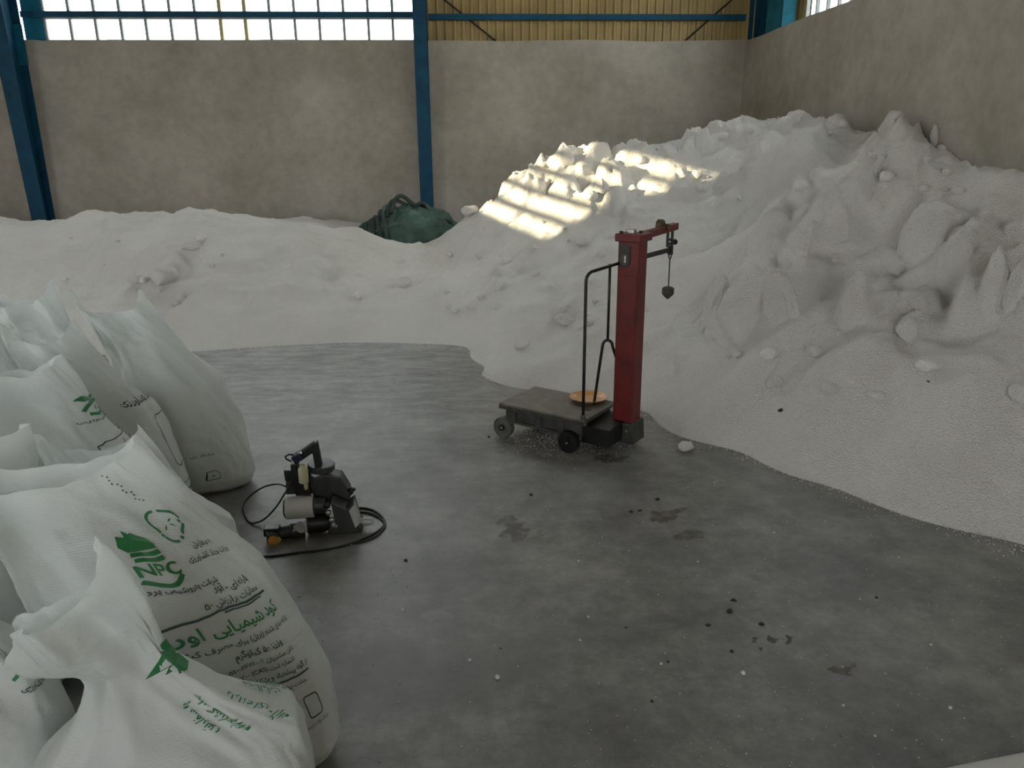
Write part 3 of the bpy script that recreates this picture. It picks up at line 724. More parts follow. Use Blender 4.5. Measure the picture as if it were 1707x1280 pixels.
# loose granules strewn along the toe of the heaps and under the scale: beyond counting
def strewn():
    r = np.random.RandomState(3); P = []
    toe = np.array([gnd(*p)[:2] for p in TOE[1:]])
    for k in range(2300):
        i = r.randint(len(toe)-1); f = r.rand(); q = toe[i]*(1-f)+toe[i+1]*f
        off = abs(r.normal())*.05; q = q+off*np.array([-.6, -.8])+r.normal(size=2)*.03; P.append((*q, .0028*r.uniform(.6, 1.6)))
    c = gnd(960, 735)
    for k in range(1500): P.append((c[0]+r.normal()*.25, c[1]+.05+r.normal()*.13, .0024*r.uniform(.6, 1.4)))
    for k in range(700):
        g = gnd(r.uniform(380, 1700), r.uniform(640, 1280)); P.append((g[0], g[1], .0022*r.uniform(.5, 1.5)))
    P = np.array(P); o = np.array([(1, 0, 0), (-1, 0, 0), (0, 1, 0), (0, -1, 0), (0, 0, 1), (0, 0, -1)], float)
    f = np.array([(0, 2, 4), (2, 1, 4), (1, 3, 4), (3, 0, 4), (2, 0, 5), (1, 2, 5), (3, 1, 5), (0, 3, 5)])
    z = np.array([max(0, hz(a, b)) for a, b, _ in P])
    V = o[None]*P[:, 2][:, None, None]+np.stack([P[:, 0], P[:, 1], z+P[:, 2]*.6], 1)[:, None]
    Q = f[None]+6*np.arange(len(P))[:, None, None]
    ob = mk_np('loose_granules', V.reshape(-1, 3), Q.reshape(-1, 3), 'urea'); ob['kind'] = 'stuff'
    tag(ob, 'loose white granules strewn over the concrete floor', 'granules')
strewn()

# ------------------------------------------------------------------ tarpaulin bundle at the column foot
def tarpaulin():
    c = atY(688, 372, 9.75); root = tag(empty('tarpaulin_bundle', (c[0], 9.75, 0)), 'crumpled dark green tarpaulin bundle heaped at the foot of the column', 'tarpaulin')
    nu, nv = 120, 50
    U_, V_ = np.meshgrid(np.linspace(0, 2*pi, nu, endpoint=False), np.linspace(0, 1, nv), indexing='ij')
    th = V_*pi*.5
    rad = 1+.13*fbm(U_*2.2+4*np.cos(U_), V_*3, 4, 1)+.05*np.sin(14*V_+3*np.sin(U_*2)+2*fbm(U_*2, V_*2, 2, 4))
    fold = .04*ridg(U_*3+V_*4, V_*7+U_*.7, 3, 5)
    x = .60*np.cos(U_)*np.cos(th)**.8*(rad+fold); y = .40*np.sin(U_)*np.cos(th)**.8*(rad+fold)
    z = .30+.62*np.sin(th)*(1+.10*fbm(U_*1.5, V_*3, 3, 8))+fold*.6+.10*x
    idx = np.arange(nu*nv).reshape(nu, nv); a = idx[:, :-1]; b = np.roll(idx, -1, 0)[:, :-1]; cc = np.roll(idx, -1, 0)[:, 1:]; d = idx[:, 1:]
    mk_np('sheet', np.stack([x, y, z], -1).reshape(-1, 3), np.stack([a, b, cc, d], -1).reshape(-1, 4), 'tarp', root)
    r = random.Random(2)
    for k in range(9):                                     # bunched hems and folds lying over the bundle
        pts = []; z0 = .64+.035*k; R_ = .52-.045*k
        for i in range(26):
            a = pi*.05+(pi*1.0)*i/25+r.uniform(-.02, .02); q = z0+.05*sin(3*a+k)
            pts.append((R_*1.12*cos(a)-.06, -.02+.40*R_*1.1*sin(a)*(1 if k % 2 else .75)-.12, q+.10*sin(a)))
        MB().tube(pts, r.uniform(.014, .028), 8).build('fold', 'tarpe' if k % 3 else 'tarp', root, True)
    for k in range(7):
        pts = [(-.62+.05*k+.03*sin(3*t/9+k), -.22-.02*k, .70+.03*k-.5*t/9) for t in range(10)]
        MB().tube(pts, r.uniform(.015, .025), 8).build('fold', 'tarpe', root, True)
tarpaulin()

# ------------------------------------------------------------------ platform scale
def platform_scale():
    a = atan2(-.609, .793); c = Vector((.484, 4.193, 0))
    root = tag(empty('platform_scale', c, a), 'old wheeled platform scale with red post and iron platform', 'scale')
    def loc(P):
        v = Vector(P)-c; return Vector((v.x*cos(-a)-v.y*sin(-a), v.x*sin(-a)+v.y*cos(-a), v.z))
    pl = MB().box((0, 0, .191), (.56, .385, .018)).build('platform', 'plate', root, bevel=.003)
    MB().box((.2, -.02, .2015), (.05, .03, .003)).build('catch_plate', 'iron', pl)
    MB().box((0, -.193, .178), (.555, .008, .018)).build('edge_strip', 'chassis', pl)
    ch = MB().box((0, -.155, .125), (.50, .03, .075)).box((0, .155, .125), (.50, .03, .075)).box((-.245, 0, .125), (.03, .28, .075)).box((.235, 0, .125), (.04, .28, .085)).box((0, 0, .14), (.47, .06, .05)).build('chassis', 'chassis', root, bevel=.004)
    for x in (-.19, -.02, .13): MB().box((x, -.176, .125), (.035, .012, .07)).build('stiffener', 'chassis', ch, bevel=.002)
    MB().box((-.02, -.178, .096), (.32, .018, .014)).build('side_bar', 'chassis', ch)
    for x in (-.245, .19):
        MB().cyl((x, -.2, .062), (x, .2, .062), .011, 12).build('axle', 'iron', root)
        for s in (-1, 1):
            y = s*.195
            w = MB().lathe((x, y-.016, .0615), (0, 1, 0), [(0, .028), (0, .05), (-.004, .052), (-.004, .06), (.006, .0615), (.026, .0615), (.036, .06), (.036, .052), (.032, .05), (.032, .028)], 32)
            wo = w.build('wheel', 'wheel' if x < 0 else 'iron', root, 'auto')
            MB().cyl((x, y-.026, .0615), (x, y+.026, .0615), .019, 16).build('hub', 'iron', wo, 'auto')
            MB().cyl((x, y+s*.024-.004, .0615), (x, y+s*.024+.004, .0615), .007, 6).build('axle_nut', 'steel', wo)
    # foot of the post
    bx, by = .395, .085
    MB().box((.325, by-.085, .105), (.17, .30, .10)).build('lever_box', 'iron', root, bevel=.004)
    MB().prism([(-.08, .035), (.08, .035), (.07, .15), (-.07, .15)], (bx, by, 0), (1, 0, 0), (0, 0, 1), (0, 1, 0), .15).build('post_foot', 'chassis', root, bevel=.004)
    MB().cyl((bx+.04, by-.078, .11), (bx+.04, by-.07, .11), .009, 10).build('bolt', 'steel', root)
    po = MB().box((bx, by, .645), (.12, .105, 1.0)).build('post', 'red', root, bevel=.006)
    MB().box((bx, by-.0545, .56), (.106, .004, .80)).build('front_cover', 'red', po, bevel=.001)
    # sight window in the post
    z0, z1 = 1.0, 1.115
    def rr(w, h0, h1):
        pts = [(-w, h1), (w, h1)]
        for k in range(9): pts.append((w*cos(pi*k/8), h0+w-w*sin(pi*k/8)*1.0))
        return pts[::-1]
    wi = MB().prism(rr(.030, z0, z1), (bx-.018, by-.0545, 0), (1, 0, 0), (0, 0, 1), (0, 1, 0), .006).build('sight_window', 'black', po)
    MB().prism(rr(.020, z0+.012, z0+.07), (bx-.018, by-.0575, 0), (1, 0, 0), (0, 0, 1), (0, 1, 0), .004).build('gauge_plate', 'cast', wi)
    MB().box((bx-.013, by-.061, z0+.045), (.008, .003, .036)).build('pointer', 'steel', wi)
    # head and beam arm
    hd = MB().box((bx, by+.005, 1.155), (.145, .15, .04)).build('head', 'red', root, bevel=.004)
    ar = MB().prism([(0, -.021), (.47, -.006), (.47, .032), (0, .019)], (bx+.01, by+.06, 1.155), (0, 1, 0), (0, 0, 1), (1, 0, 0), .038).build('beam_arm', 'red', root, bevel=.003)
    for (x, y, m) in ((-.045, -.05, 'iron'), (.035, .015, 'iron')): MB().cyl((bx+x, by+y, 1.17), (bx+x, by+y, 1.188), .010, 6).build('head_bolt', m, hd)
    MB().box((bx-.01, by-.01, 1.185), (.05, .03, .022)).build('level_vial', 'steel', hd, bevel=.003)
    MB().lathe((bx-.018, by+.34, 1.187), (1, 0, 0), [(0, .030), (.004, .034), (.03, .034), (.034, .030)], 28).build('balance_disc', 'bronze', ar, 'auto')
    MB().lathe((bx+.018, by+.37, 1.175), (1, 0, 0), [(0, .02), (.02, .02)], 20).build('balance_disc', 'bronze', ar, 'auto')
    # hanger frame at the end of the arm
    yh = by+.455; hg = MB().box((bx+.01, yh-.032, 1.11), (.012, .012, .10)).box((bx+.01, yh+.032, 1.11), (.012, .012, .10)).box((bx+.01, yh, 1.098), (.012, .06, .012)).box((bx+.01, yh, 1.075), (.016, .06, .012)).build('hanger_frame', 'iron', root)
    MB().lathe((bx+.01, yh+.03, 1.078), (0, 1, 0), [(0, .007), (.03, .007), (.034, .014), (.046, .017), (.054, .012)], 14).build('thumb_screw', 'iron', hg, True)
    MB().box((bx+.01, by+.265, 1.04), (.012, .41, .026)).build('weigh_beam', 'iron', root, bevel=.002)
    MB().box((bx+.01, by+.058, 1.04), (.03, .012, .07)).build('beam_guide', 'iron', root)
    yk = by+.47
    sh = MB().box((bx+.01, yk, 1.037), (.022, .03, .05)).tube([(bx+.01, yk+.018*cos(t), 1.007+.018*sin(t)) for t in np.linspace(0, 2*pi, 17)], .004, 8).build('shackle', 'iron', root)
    wr = MB().tube([(bx+.01, yk, .991), (bx+.01, yk, .82)], .0042, 8).build('weight_rod', 'rod', root)
    # hanging weight: two lobed lump tapering down
    wt = MB().lathe((bx+.01, yk-.004, .755), (0, 0, 1), [(0, .004), (.012, .018), (.028, .033), (.042, .036), (.046, .031), (.05, .036), (.064, .034), (.072, .022), (.07, .008)], 24).build('counterweight', 'chassis', root, True)
    MB().tube([(bx+.01, yk+.03, .786), (bx+.012, yk+.052, .782), (bx+.012, yk+.056, .772), (bx+.01, yk+.046, .770)], .0025, 6).build('wire_hook', 'steel', wt)
    # handrail from the front corner of the platform
    F_ = Vector((.262, -.172, .19)); top = 1.0
    E_ = Vector((bx-.055, by-.05, 1.02)); h = Vector((E_.x-F_.x, E_.y-F_.y, 0)); L = h.length; h /= L
    pts = [F_, F_+Vector((0, 0, .35)), F_+Vector((0, 0, top-.19-.055))]
    for k in range(1, 9):
        q = k/8*pi/2; pts.append(F_+Vector((0, 0, top-.19-.055))+h*(.05*(1-cos(q)))+Vector((0, 0, .05*sin(q))))
    pts.append(E_)
    MB().tube(pts, .0085, 12).build('handrail', 'rod', root, True)
    MB().lathe(F_-Vector((0, 0, .025)), (0, 0, 1), [(0, .02), (.02, .02), (.022, .016), (.045, .016), (.047, .012), (.06, .011)], 18).build('rail_socket', 'wheel', root, 'auto')
    a_ = loc(atY(1017, 437, c.y-.10)); m_ = loc(atY(1013, 567, c.y-.06)); e1 = loc(gnd(990, 674, .2)); e2 = e1+Vector((.19, .10, 0))
    a_.z -= .01
    MB().tube([a_, m_], .0075, 10).build('hanging_rod', 'rod', root, True)
    pts = [e1]
    for k in range(0, 13):
        q = pi-pi*k/12; mid = (e1+e2)/2
        pts.append(Vector((m_.x, m_.y, m_.z-.035))+(e2-e1).normalized()*(.028*cos(q))+Vector((0, 0, .035*sin(q))))
    pts.append(e2)
    MB().tube(pts, .0085, 10).build('fork_bracket', 'rod', root, True)
    # shallow dish standing on the platform
    g = gnd(981, 667, .2)
    d = MB().lathe((g[0], g[1], .2015), (0, 0, 1), [(0, .0), (0, .068), (.003, .075), (.014, .094), (.020, .106), (.022, .111), (.024, .111), (.022, .104), (.016, .092), (.006, .075), (.004, .066), (.004, 0)], 40).build('plastic_dish', 'plas', None, 'auto')
    tag(d, 'shallow tan plastic dish lying on the platform of the scale', 'dish')
platform_scale()

# ------------------------------------------------------------------ portable bag sewing machine
def sewing_machine():
    o = Vector((-.675, 3.10, 0)); root = tag(empty('bag_sewing_machine', o, .06), 'portable bag sewing machine with top handle standing on the floor', 'sewing machine')
    k, kz = .00047, .00053
    def X(cx): return (cx-830)*k
    def Z(cy): return (888-cy)*kz
    def poly(pts): return [(X(a), Z(b)) for a, b in pts]
    PX = ((0, 0, 0), (1, 0, 0), (0, 0, 1), (0, 1, 0))
    MB().prism(poly([(880, 888), (1200, 888), (1195, 820), (1120, 800), (900, 820)]), (0, .0, 0), *PX[1:], .11).build('base_foot', 'cast', root, bevel=.004)
    hz_ = MB().prism(poly([(940, 570), (1075, 645), (1140, 600), (1180, 770), (1130, 835), (970, 805)]), (0, -.03, 0), *PX[1:], .10).build('looper_housing', 'cast', root, bevel=.004)
    MB().prism(poly([(1092, 655), (1142, 607), (1182, 770), (1140, 815)]), (.003, -.052, 0), *PX[1:], .064).build('cover_plate', 'castl', hz_, bevel=.002)
    MB().prism(poly([(520, 560), (530, 440), (760, 430), (900, 400), (1025, 430), (1095, 560), (1095, 645), (940, 570), (905, 700), (780, 700), (760, 560)]), (0, .045, 0), *PX[1:], .085).build('machine_head', 'cast', root, bevel=.006)
    MB().lathe((X(1080), .0, Z(545)), (1, 0, .1), [(0, .008), (.014, .008), (.015, .013), (.022, .013), (.023, .008), (.034, .008)], 14).build('tension_knob', 'black', root, True)
    MB().lathe((X(1085), .02, Z(585)), (1, 0, 0), [(0, .012), (.012, .012), (.014, .006), (.02, .006)], 14).build('tension_knob', 'black', root, True)
    mo = MB().lathe((X(528), -.03, Z(650)), (1, 0, .03), [(0, .045), (.003, .048), (.112, .048), (.117, .045)], 32).build('motor', 'white', root, 'auto')
    MB().lathe((X(508), -.03, Z(650)), (1, 0, 0), [(0, .036), (.006, .044), (.011, .044)], 28).build('motor_end_cap', 'black', mo, 'auto')
    MB().lathe((X(780), -.03, Z(640)), (1, 0, 0), [(0, .04), (.02, .036), (.05, .034)], 28).build('motor_collar', 'cast', mo, 'auto')
    MB().lathe((X(850), .03, Z(372)), (.05, -.05, 1), [(0, .054), (.004, .058), (.026, .058), (.030, .054), (.032, .02), (.034, .0)], 36).build('spool_dish', 'cast', root, 'auto')
    MB().prism(poly([(525, 335), (760, 345), (760, 420), (640, 440), (530, 430)]), (0, .02, 0), *PX[1:], .06).build('spool_bracket', 'black', root, bevel=.004)
    ha = MB().prism(poly([(640, 215), (815, 110), (845, 112), (870, 330), (802, 330), (792, 205), (700, 262), (640, 270)]), (0, .015, 0), *PX[1:], .034).build('handle', 'black', root, bevel=.006)
    MB().prism(poly([(605, 222), (690, 180), (715, 240), (640, 275)]), (0, .0, 0), *PX[1:], .05).build('trigger_switch', 'navy', ha, bevel=.004)
    MB().box((X(688), -.012, Z(192)), (.014, .012, .006)).build('switch_button', 'steel', ha)
    MB().prism(poly([(600, 270), (665, 265), (665, 420), (750, 430), (760, 550), (620, 545), (595, 440)]), (0, -.005, 0), *PX[1:], .055).build('front_arm', 'black', root, bevel=.005)
    ob = MB().lathe((X(712), -.045, Z(420)), (0, 0, 1), [(0, .016), (.004, .021), (.06, .021), (.068, .018), (.074, .010), (.082, .010)], 20).build('oil_bottle', 'cream', root, 'auto')
    MB().lathe((X(726), -.045, Z(480)), (0, 0, 1), [(0, .006), (.006, .009), (.032, .009)], 14).build('bottle_spout', 'cream', ob, True)
    MB().tube([(X(620), .0, Z(210)), (X(585), -.01, Z(198)), (X(555), -.01, Z(215)), (X(560), -.01, Z(235)), (X(600), -.005, Z(262))], .004, 8).build('switch_wire', 'rubber', root, True)
    lo = MB().lathe((X(690), -.03, Z(800)), (1, .1, 0), [(0, .03), (.006, .043), (.07, .043), (.1, .035), (.104, .02)], 28).build('drive_housing', 'black', root, 'auto')
    MB().lathe((X(345), -.075, Z(832)), (1, .22, 0), [(0, .030), (.003, .033), (.05, .033), (.052, .028), (.1, .028), (.104, .033), (.16, .030)], 26).build('feed_arm', 'cast', root, 'auto')
    MB().box((X(400), -.07, Z(800)), (.065, .05, .035)).build('feed_block', 'black', root, bevel=.004)
    MB().lathe((X(420), -.098, Z(862)), (-.15, -1, .15), [(0, .022), (.012, .022), (.014, .018), (.018, .0)], 22).build('adjusting_knob', 'orange', root, 'auto')
    MB().lathe((X(452), -.095, Z(862)), (-.15, -1, .15), [(0, .014), (.008, .014), (.009, 0)], 18).build('adjusting_ring', 'cream', root, 'auto')
    for (cx, cy, r_) in ((905, 600, .016), (915, 668, .012), (942, 735, .013), (972, 790, .008)):
        MB().lathe((X(cx), -.07, Z(cy)), (0, -1, 0), [(0, r_), (.012, r_), (.015, r_*.7), (.016, 0)], 16).build('screw_head', 'steel' if cy > 610 else 'black', root, True)
    MB().lathe((X(1175), -.02, Z(815)), (1, -.05, -.02), [(0, .014), (.015, .014), (.016, .018), (.05, .018), (.052, .014), (.056, .014)], 18).build('feed_roller', 'castl', root, 'auto')
    n = 14; V = []; Q = []
    for i in range(n):
        for j in range(n):
            a, b = i/(n-1), j/(n-1)
            V.append((X(590+125*a), -.088+.01*sin(9*a+4*b)+.02*b, Z(815-105*b*(.35+.65*a))+.006*sin(7*b+5*a)))
    for i in range(n-1):
        for j in range(n-1): Q.append((i*n+j, (i+1)*n+j, (i+1)*n+j+1, i*n+j+1))
    rg = mk('paper_scrap', V, Q, 'rag', root, True); s_ = rg.modifiers.new('t', 'SOLIDIFY'); s_.thickness = .002
    # mains cable: loop from the handle, then over the floor
    def G(cx, cy, z=.005):
        return Vector(gnd(390+cx/5.818, 730+cy/5.818, z))
    def spline(P, n=10):
        out = []
        for i in range(len(P)-1):
            p0, p1, p2, p3 = P[max(i-1, 0)], P[i], P[i+1], P[min(i+2, len(P)-1)]
            for k_ in range(n):
                t = k_/n; out.append(.5*((2*p1)+(p2-p0)*t+(2*p0-5*p1+4*p2-p3)*t*t+(3*p1-p0-3*p2+p3)*t**3))
        return out+[P[-1]]
    y0 = 3.06
    P = [Vector(atY(390+a/5.818, 730+b/5.818, y)) for a, b, y in ((600, 290, 3.10), (560, 420, 3.05), (480, 560, 3.02))]
    P += [G(400, 680, .10), G(290, 790, .03), G(180, 826), G(120, 780), G(90, 660, .01), G(160, 560, .03), G(290, 475, .06), G(420, 448, .09)]
    P += [Vector(atY(390+500/5.818, 730+468/5.818, 3.13))]
    tag(MB().tube(spline(P), .0042, 8).build('power_lead', 'rubber', None, True), 'black power lead looping beside the handle of the sewing machine', 'cable')
    P = [G(1150, 690), G(1250, 678), G(1360, 705), G(1440, 770), G(1460, 830), G(1400, 900), G(1270, 970), G(1080, 1040), G(850, 1085), G(600, 1115), G(350, 1145), G(80, 1158), G(-200, 1150), G(-420, 1120)]
    tag(MB().tube(spline(P), .0048, 8).build('floor_cable', 'rubber', None, True), 'black cable curling over the concrete floor around the sewing machine', 'cable')
    P = [G(1180, 715), G(1300, 725), G(1400, 765), G(1455, 815), G(1462, 860), G(1390, 940), G(1290, 990), G(1180, 1020)]
    tag(MB().tube(spline(P), .0045, 8).build('floor_cable', 'rubber', None, True), 'second, shorter turn of black cable lying inside the long one', 'cable')
sewing_machine()

# ------------------------------------------------------------------ sacks
_AR = {}
for cpt in list(range(0xFB50, 0xFDFF))+list(range(0xFE70, 0xFEFD)):
    d = unicodedata.decomposition(chr(cpt)).split()
    if len(d) == 2 and d[0] in ('<initial>', '<medial>', '<final>', '<isolated>'):
        _AR.setdefault(chr(int(d[1], 16)), {})[d[0][1:-1]] = chr(cpt)
def persian(s):
    """join the letters and lay the line out from right to left"""
    out = []
    for i, ch in enumerate(s):
        f = _AR.get(ch)
        if not f: out.append(ch); continue
        pv = i > 0 and 'initial' in _AR.get(s[i-1], {}); nx = i+1 < len(s) and s[i+1] in _AR and 'initial' in f
        pv = pv and 'final' in f
        form = 'medial' if pv and nx and 'medial' in f else 'final' if pv else 'initial' if nx else 'isolated'
        out.append(f.get(form, f.get('isolated', ch)))
    r = []; run = []
    for ch in reversed(out):
        if ch.isdigit() or ('A' <= ch <= 'z'): run.append(ch)
        else:
            r += run[::-1]; run = []; r.append({'(': ')', ')': '('}.get(ch, ch))
    return ''.join(r+run[::-1])
def text_mesh(s, size, bold=0.0, raw=False):
    cu = bpy.data.curves.new('line', 'FONT'); cu.body = s if raw else persian(s); cu.size = size; cu.resolution_u = 3; cu.align_x = 'CENTER'; cu.offset = bold*size
    o = bpy.data.objects.new('line', cu); COL.objects.link(o)
    dg = bpy.context.evaluated_depsgraph_get(); me = o.evaluated_get(dg).to_mesh()
    V = np.array([v.co[:2] for v in me.vertices]).reshape(-1, 2); Q = [tuple(p.vertices) for p in me.polygons]
    bpy.data.objects.remove(o); bpy.data.curves.remove(cu)
    return V, Q
def ribbon(pts, w):
    P = np.array(pts, float); out = [P[0]]
    for a, b in zip(P, P[1:]):
        n = max(1, int(np.hypot(*(b-a))/.012)); out += [a+(b-a)*k/n for k in range(1, n+1)]
    P = np.array(out); t = np.gradient(P, axis=0); t /= np.linalg.norm(t, axis=1)[:, None]+1e-9; nn = np.stack([-t[:, 1], t[:, 0]], 1)*w/2
    V = np.concatenate([P+nn, P-nn]); n = len(P); return V, [(i, i+1, n+i+1, n+i) for i in range(n-1)]
def fan(pts):
    P = np.array(pts, float); c = P.mean(0); n = len(P); return np.vstack([P, c]), [(i, (i+1) % n, n) for i in range(n)]
def rrect(x0, y0, x1, y1, r):
    p = []
    for cx, cy, a in ((x1-r, y1-r, 0), (x0+r, y1-r, 90), (x0+r, y0+r, 180), (x1-r, y0+r, 270)):
        p += [(cx+r*cos(radians(a+k*15)), cy+r*sin(radians(a+k*15))) for k in range(7)]
    return p+[p[0]]
def leafy(cx, cy, L, w, ang):
    a = np.linspace(0, pi, 9); top = [(L*(k/8), w*sin(q)) for k, q in enumerate(a)]; bot = [(L*(k/8), -w*.55*sin(q)) for k, q in enumerate(a)][::-1][1:-1]
    c, s = cos(ang), sin(ang); return [(cx+x*c-y*s, cy+x*s+y*c) for x, y in top+bot]
def flame_logo(x, y, s):
    """green flame of three tongues over curved bands with three letters"""
    it = []
    fl = [(-.42, -.1), (-.5, .25), (-.42, .55), (-.36, .78), (-.28, .55), (-.2, .62), (-.12, 1.0), (-.02, .72), (.08, .8), (.16, .62), (.3, .4), (.42, .1), (.4, -.1)]
    it.append(('poly', [(x+a*s, y+b*s) for a, b in fl], 'green'))
    for dy, w in ((-.22, .17), (-.45, .15)):
        it.append(('line', [(x+(-.42+.84*k/8)*s, y+(dy-.06*sin(pi*k/8))*s) for k in range(9)], w*s, 'green'))
    it.append(('line', [(x+(-.55+1.15*k/10)*s, y+(-1.25-.28*sin(pi*k/10)+.12*k/10)*s) for k in range(11)], .16*s, 'green'))
    it.append(('raw', 'NPC', .62*s, x+.05*s, y-1.08*s, 'green', .02))
    return it
def ring_emblem(x, y, s):
    it = []
    for a0, a1 in ((100, 205), (222, 262), (292, 350), (8, 86)):
        pts = []
        for k in range(10):
            q = radians(a0+(a1-a0)*k/9); R_ = s*(1+.16*cos(3*q-.6)); pts.append((x+R_*1.05*cos(q), y+R_*.92*sin(q)))
        it.append(('line', pts, .17*s, 'green'))
    for q in (213, 277, 0): it.append(('poly', [(x+s*(cos(radians(q)))+.11*s*cos(j), y+.93*s*sin(radians(q))+.11*s*sin(j)) for j in np.linspace(0, 5.6, 9)], 'green'))
    for q in (20, 60, 100, 140, 215, 320): it.append(('poly', leafy(x+.12*s*cos(radians(q)), y+.1*s*sin(radians(q)), .45*s, .07*s, radians(q)), 'green'))
    return it
PRINT_B = flame_logo(-.040, .160, .066) + ring_emblem(.068, .208, .046) + [
    ('text', 'شرکت پتروشیمی پردیس', .018, -.020, .046, 'dgreen', .02),
    ('text', 'به سفارش', .020, .120, .135, 'dgreen', .015), ('text', 'وزارت جهاد کشاورزی', .020, .120, .106, 'dgreen', .015),
    ('text', 'یارانه ای - آزاد', .024, .10, .022, 'dgreen', .015), ('text', 'مطالبات برارزش ۵۰', .024, .085, -.010, 'dgreen', .015),
    ('line', [(-.10, -.045), (-.06, -.035), (.02, -.022), (.10, -.022), (.20, -.022)], .006, 'dgreen'),
    ('line', [(.03, -.030), (.17, -.030)], .004, 'dgreen'),
    ('text', 'کود شیمیایی اوره', .045, .05, -.082, 'green', .02),
    ('text', '(دانه بندی شده (پریل) برای مصرف کشاورزی', .020, .045, -.120, 'dgreen', .015),
    ('text', 'وزن: ۵۰ کیلوگرم', .024, .06, -.158, 'dgreen', .02), ('text', 'تلفن مشتریان ۵۱۰۰۸۷۷۲۰۰۰۲', .018, .06, -.188, 'dgreen', .015),
    ('text', '(شماره ثبت (CAS) ۲۰۰', .018, .06, -.213, 'dgreen', .015), ('text', 'هر گونه پیشنهاد و شکایت به ما', .020, .06, -.242, 'dgreen', .02),
    ('line', [(-.02, -.258), (.17, -.258)], .005, 'dgreen'), ('text', 'ساخت ایران', .016, .10, -.285, 'dgreen', .015),
    ('line', rrect(.02, -.40, .075, -.33, .012), .004, 'dgreen'), ('line', rrect(.10, -.40, .155, -.33, .012), .004, 'dgreen'),
    ('poly', leafy(.035, -.375, .03, .012, .9), 'green'), ('text', 'بدون قلاب', .016, .05, -.43, 'dgreen', .01), ('text', 'خشک نگه دارید', .016, .13, -.43, 'dgreen', .01)]
PRINT_B2 = [('line', [(.004*sin(k*1.7), .06-.009*k), (.004*sin(k*1.7)+.001, .0555-.009*k)], .003, 'dgreen') for k in range(14)]
PRINT_A = [('text', 'به سفارش', .026, .005, .085, 'green', .02), ('text', 'جهاد کشاورزی', .026, 0, .045, 'green', .02), ('text', 'یارانه ای - آزاد', .028, -.035, -.03, 'green', .015),
           ('text', 'مطالبات', .030, -.045, -.095, 'green', .025), ('line', [(-.11, -.125), (.0, -.125)], .007, 'green'), ('text', 'برارزش افزوده', .020, -.10, -.115, 'dgreen', .01),
           ('line', [(-.25, -.135), (-.11, -.128)], .004, 'dgreen'), ('line', rrect(-.13, -.20, -.065, -.155, .01), .003, 'dgreen'), ('poly', leafy(-.10, -.178, .03, .01, .4), 'green')]
PRINT_A2 = [('poly', [(-.02, .012), (.02, .016), (.05, .022), (.075, .018), (.095, .0), (.10, -.02), (.09, -.04), (.06, -.035), (.03, -.022), (.045, -.018), (.01, -.008), (.03, -.002)], 'green'), ('poly', leafy(.075, .03, .06, .02, -.9), 'green')]
PRINT_F = [('poly', leafy(-.045, .09, .06, .018, -.25), 'green'), ('line', [(.0, .085), (.02, .05), (.06, .075)], .012, 'green'), ('line', [(-.04, .03), (-.01, .055), (.07, .05)], .014, 'green'),
           ('raw', 'NPC', .022, .02, .022, 'green', .02), ('line', [(-.03, .01), (.03, .002), (.085, .012)], .014, 'green'), ('text', 'شرکت پتروشیمی پردیس', .020, .03, -.022, 'dgreen', .02),
           ('text', 'یارانه ای - آزاد', .022, .10, -.062, 'dgreen', .015), ('text', 'مطالبات برارزش', .022, .11, -.092, 'dgreen', .015), ('line', [(.17, -.105), (-.04, -.115), (-.06, -.13), (-.06, -.3)], .004, 'dgreen'), ('text', 'کود شیمیایی', .03, .06, -.15, 'dgreen', .02)]
PRINT_G = [('text', 'جهاد کشاورزی', .034, .0, .19, 'dgreen', .02), ('line', rrect(.0, -.13, .14, .12, .035), .004, 'dgreen'), ('line', [(.0, -.21), (.16, -.21)], .003, 'dgreen'), ('text', 'اوره', .035, .05, -.26, 'dgreen', .03), ('text', 'وزن ۵۰', .02, .07, -.16, 'dgreen', .01)]
PRINT_H = [('text', 'خشک نگه دارید', .016, .0, .10, 'dgreen', .01), ('line', [(-.03, -.025), (.03, -.025), (.035, .0), (.02, .02), (-.02, .02), (-.03, -.025)], .003, 'dgreen'), ('text', '۵۰', .02, 0, -.012, 'dgreen', .02)]
PRINT_C = [('line', [(.06, .13), (.05, .04), (.0, -.02)], .008, 'green'), ('text', 'یارانه ای', .03, .09, .03, 'dgreen', .02), ('text', 'سفارش کشاورزی', .024, .10, -.055, 'dgreen', .015), ('line', [(.02, .15), (.06, .15)], .006, 'green'), ('text', 'افزوده', .018, .14, -.05, 'dgreen', .01)]

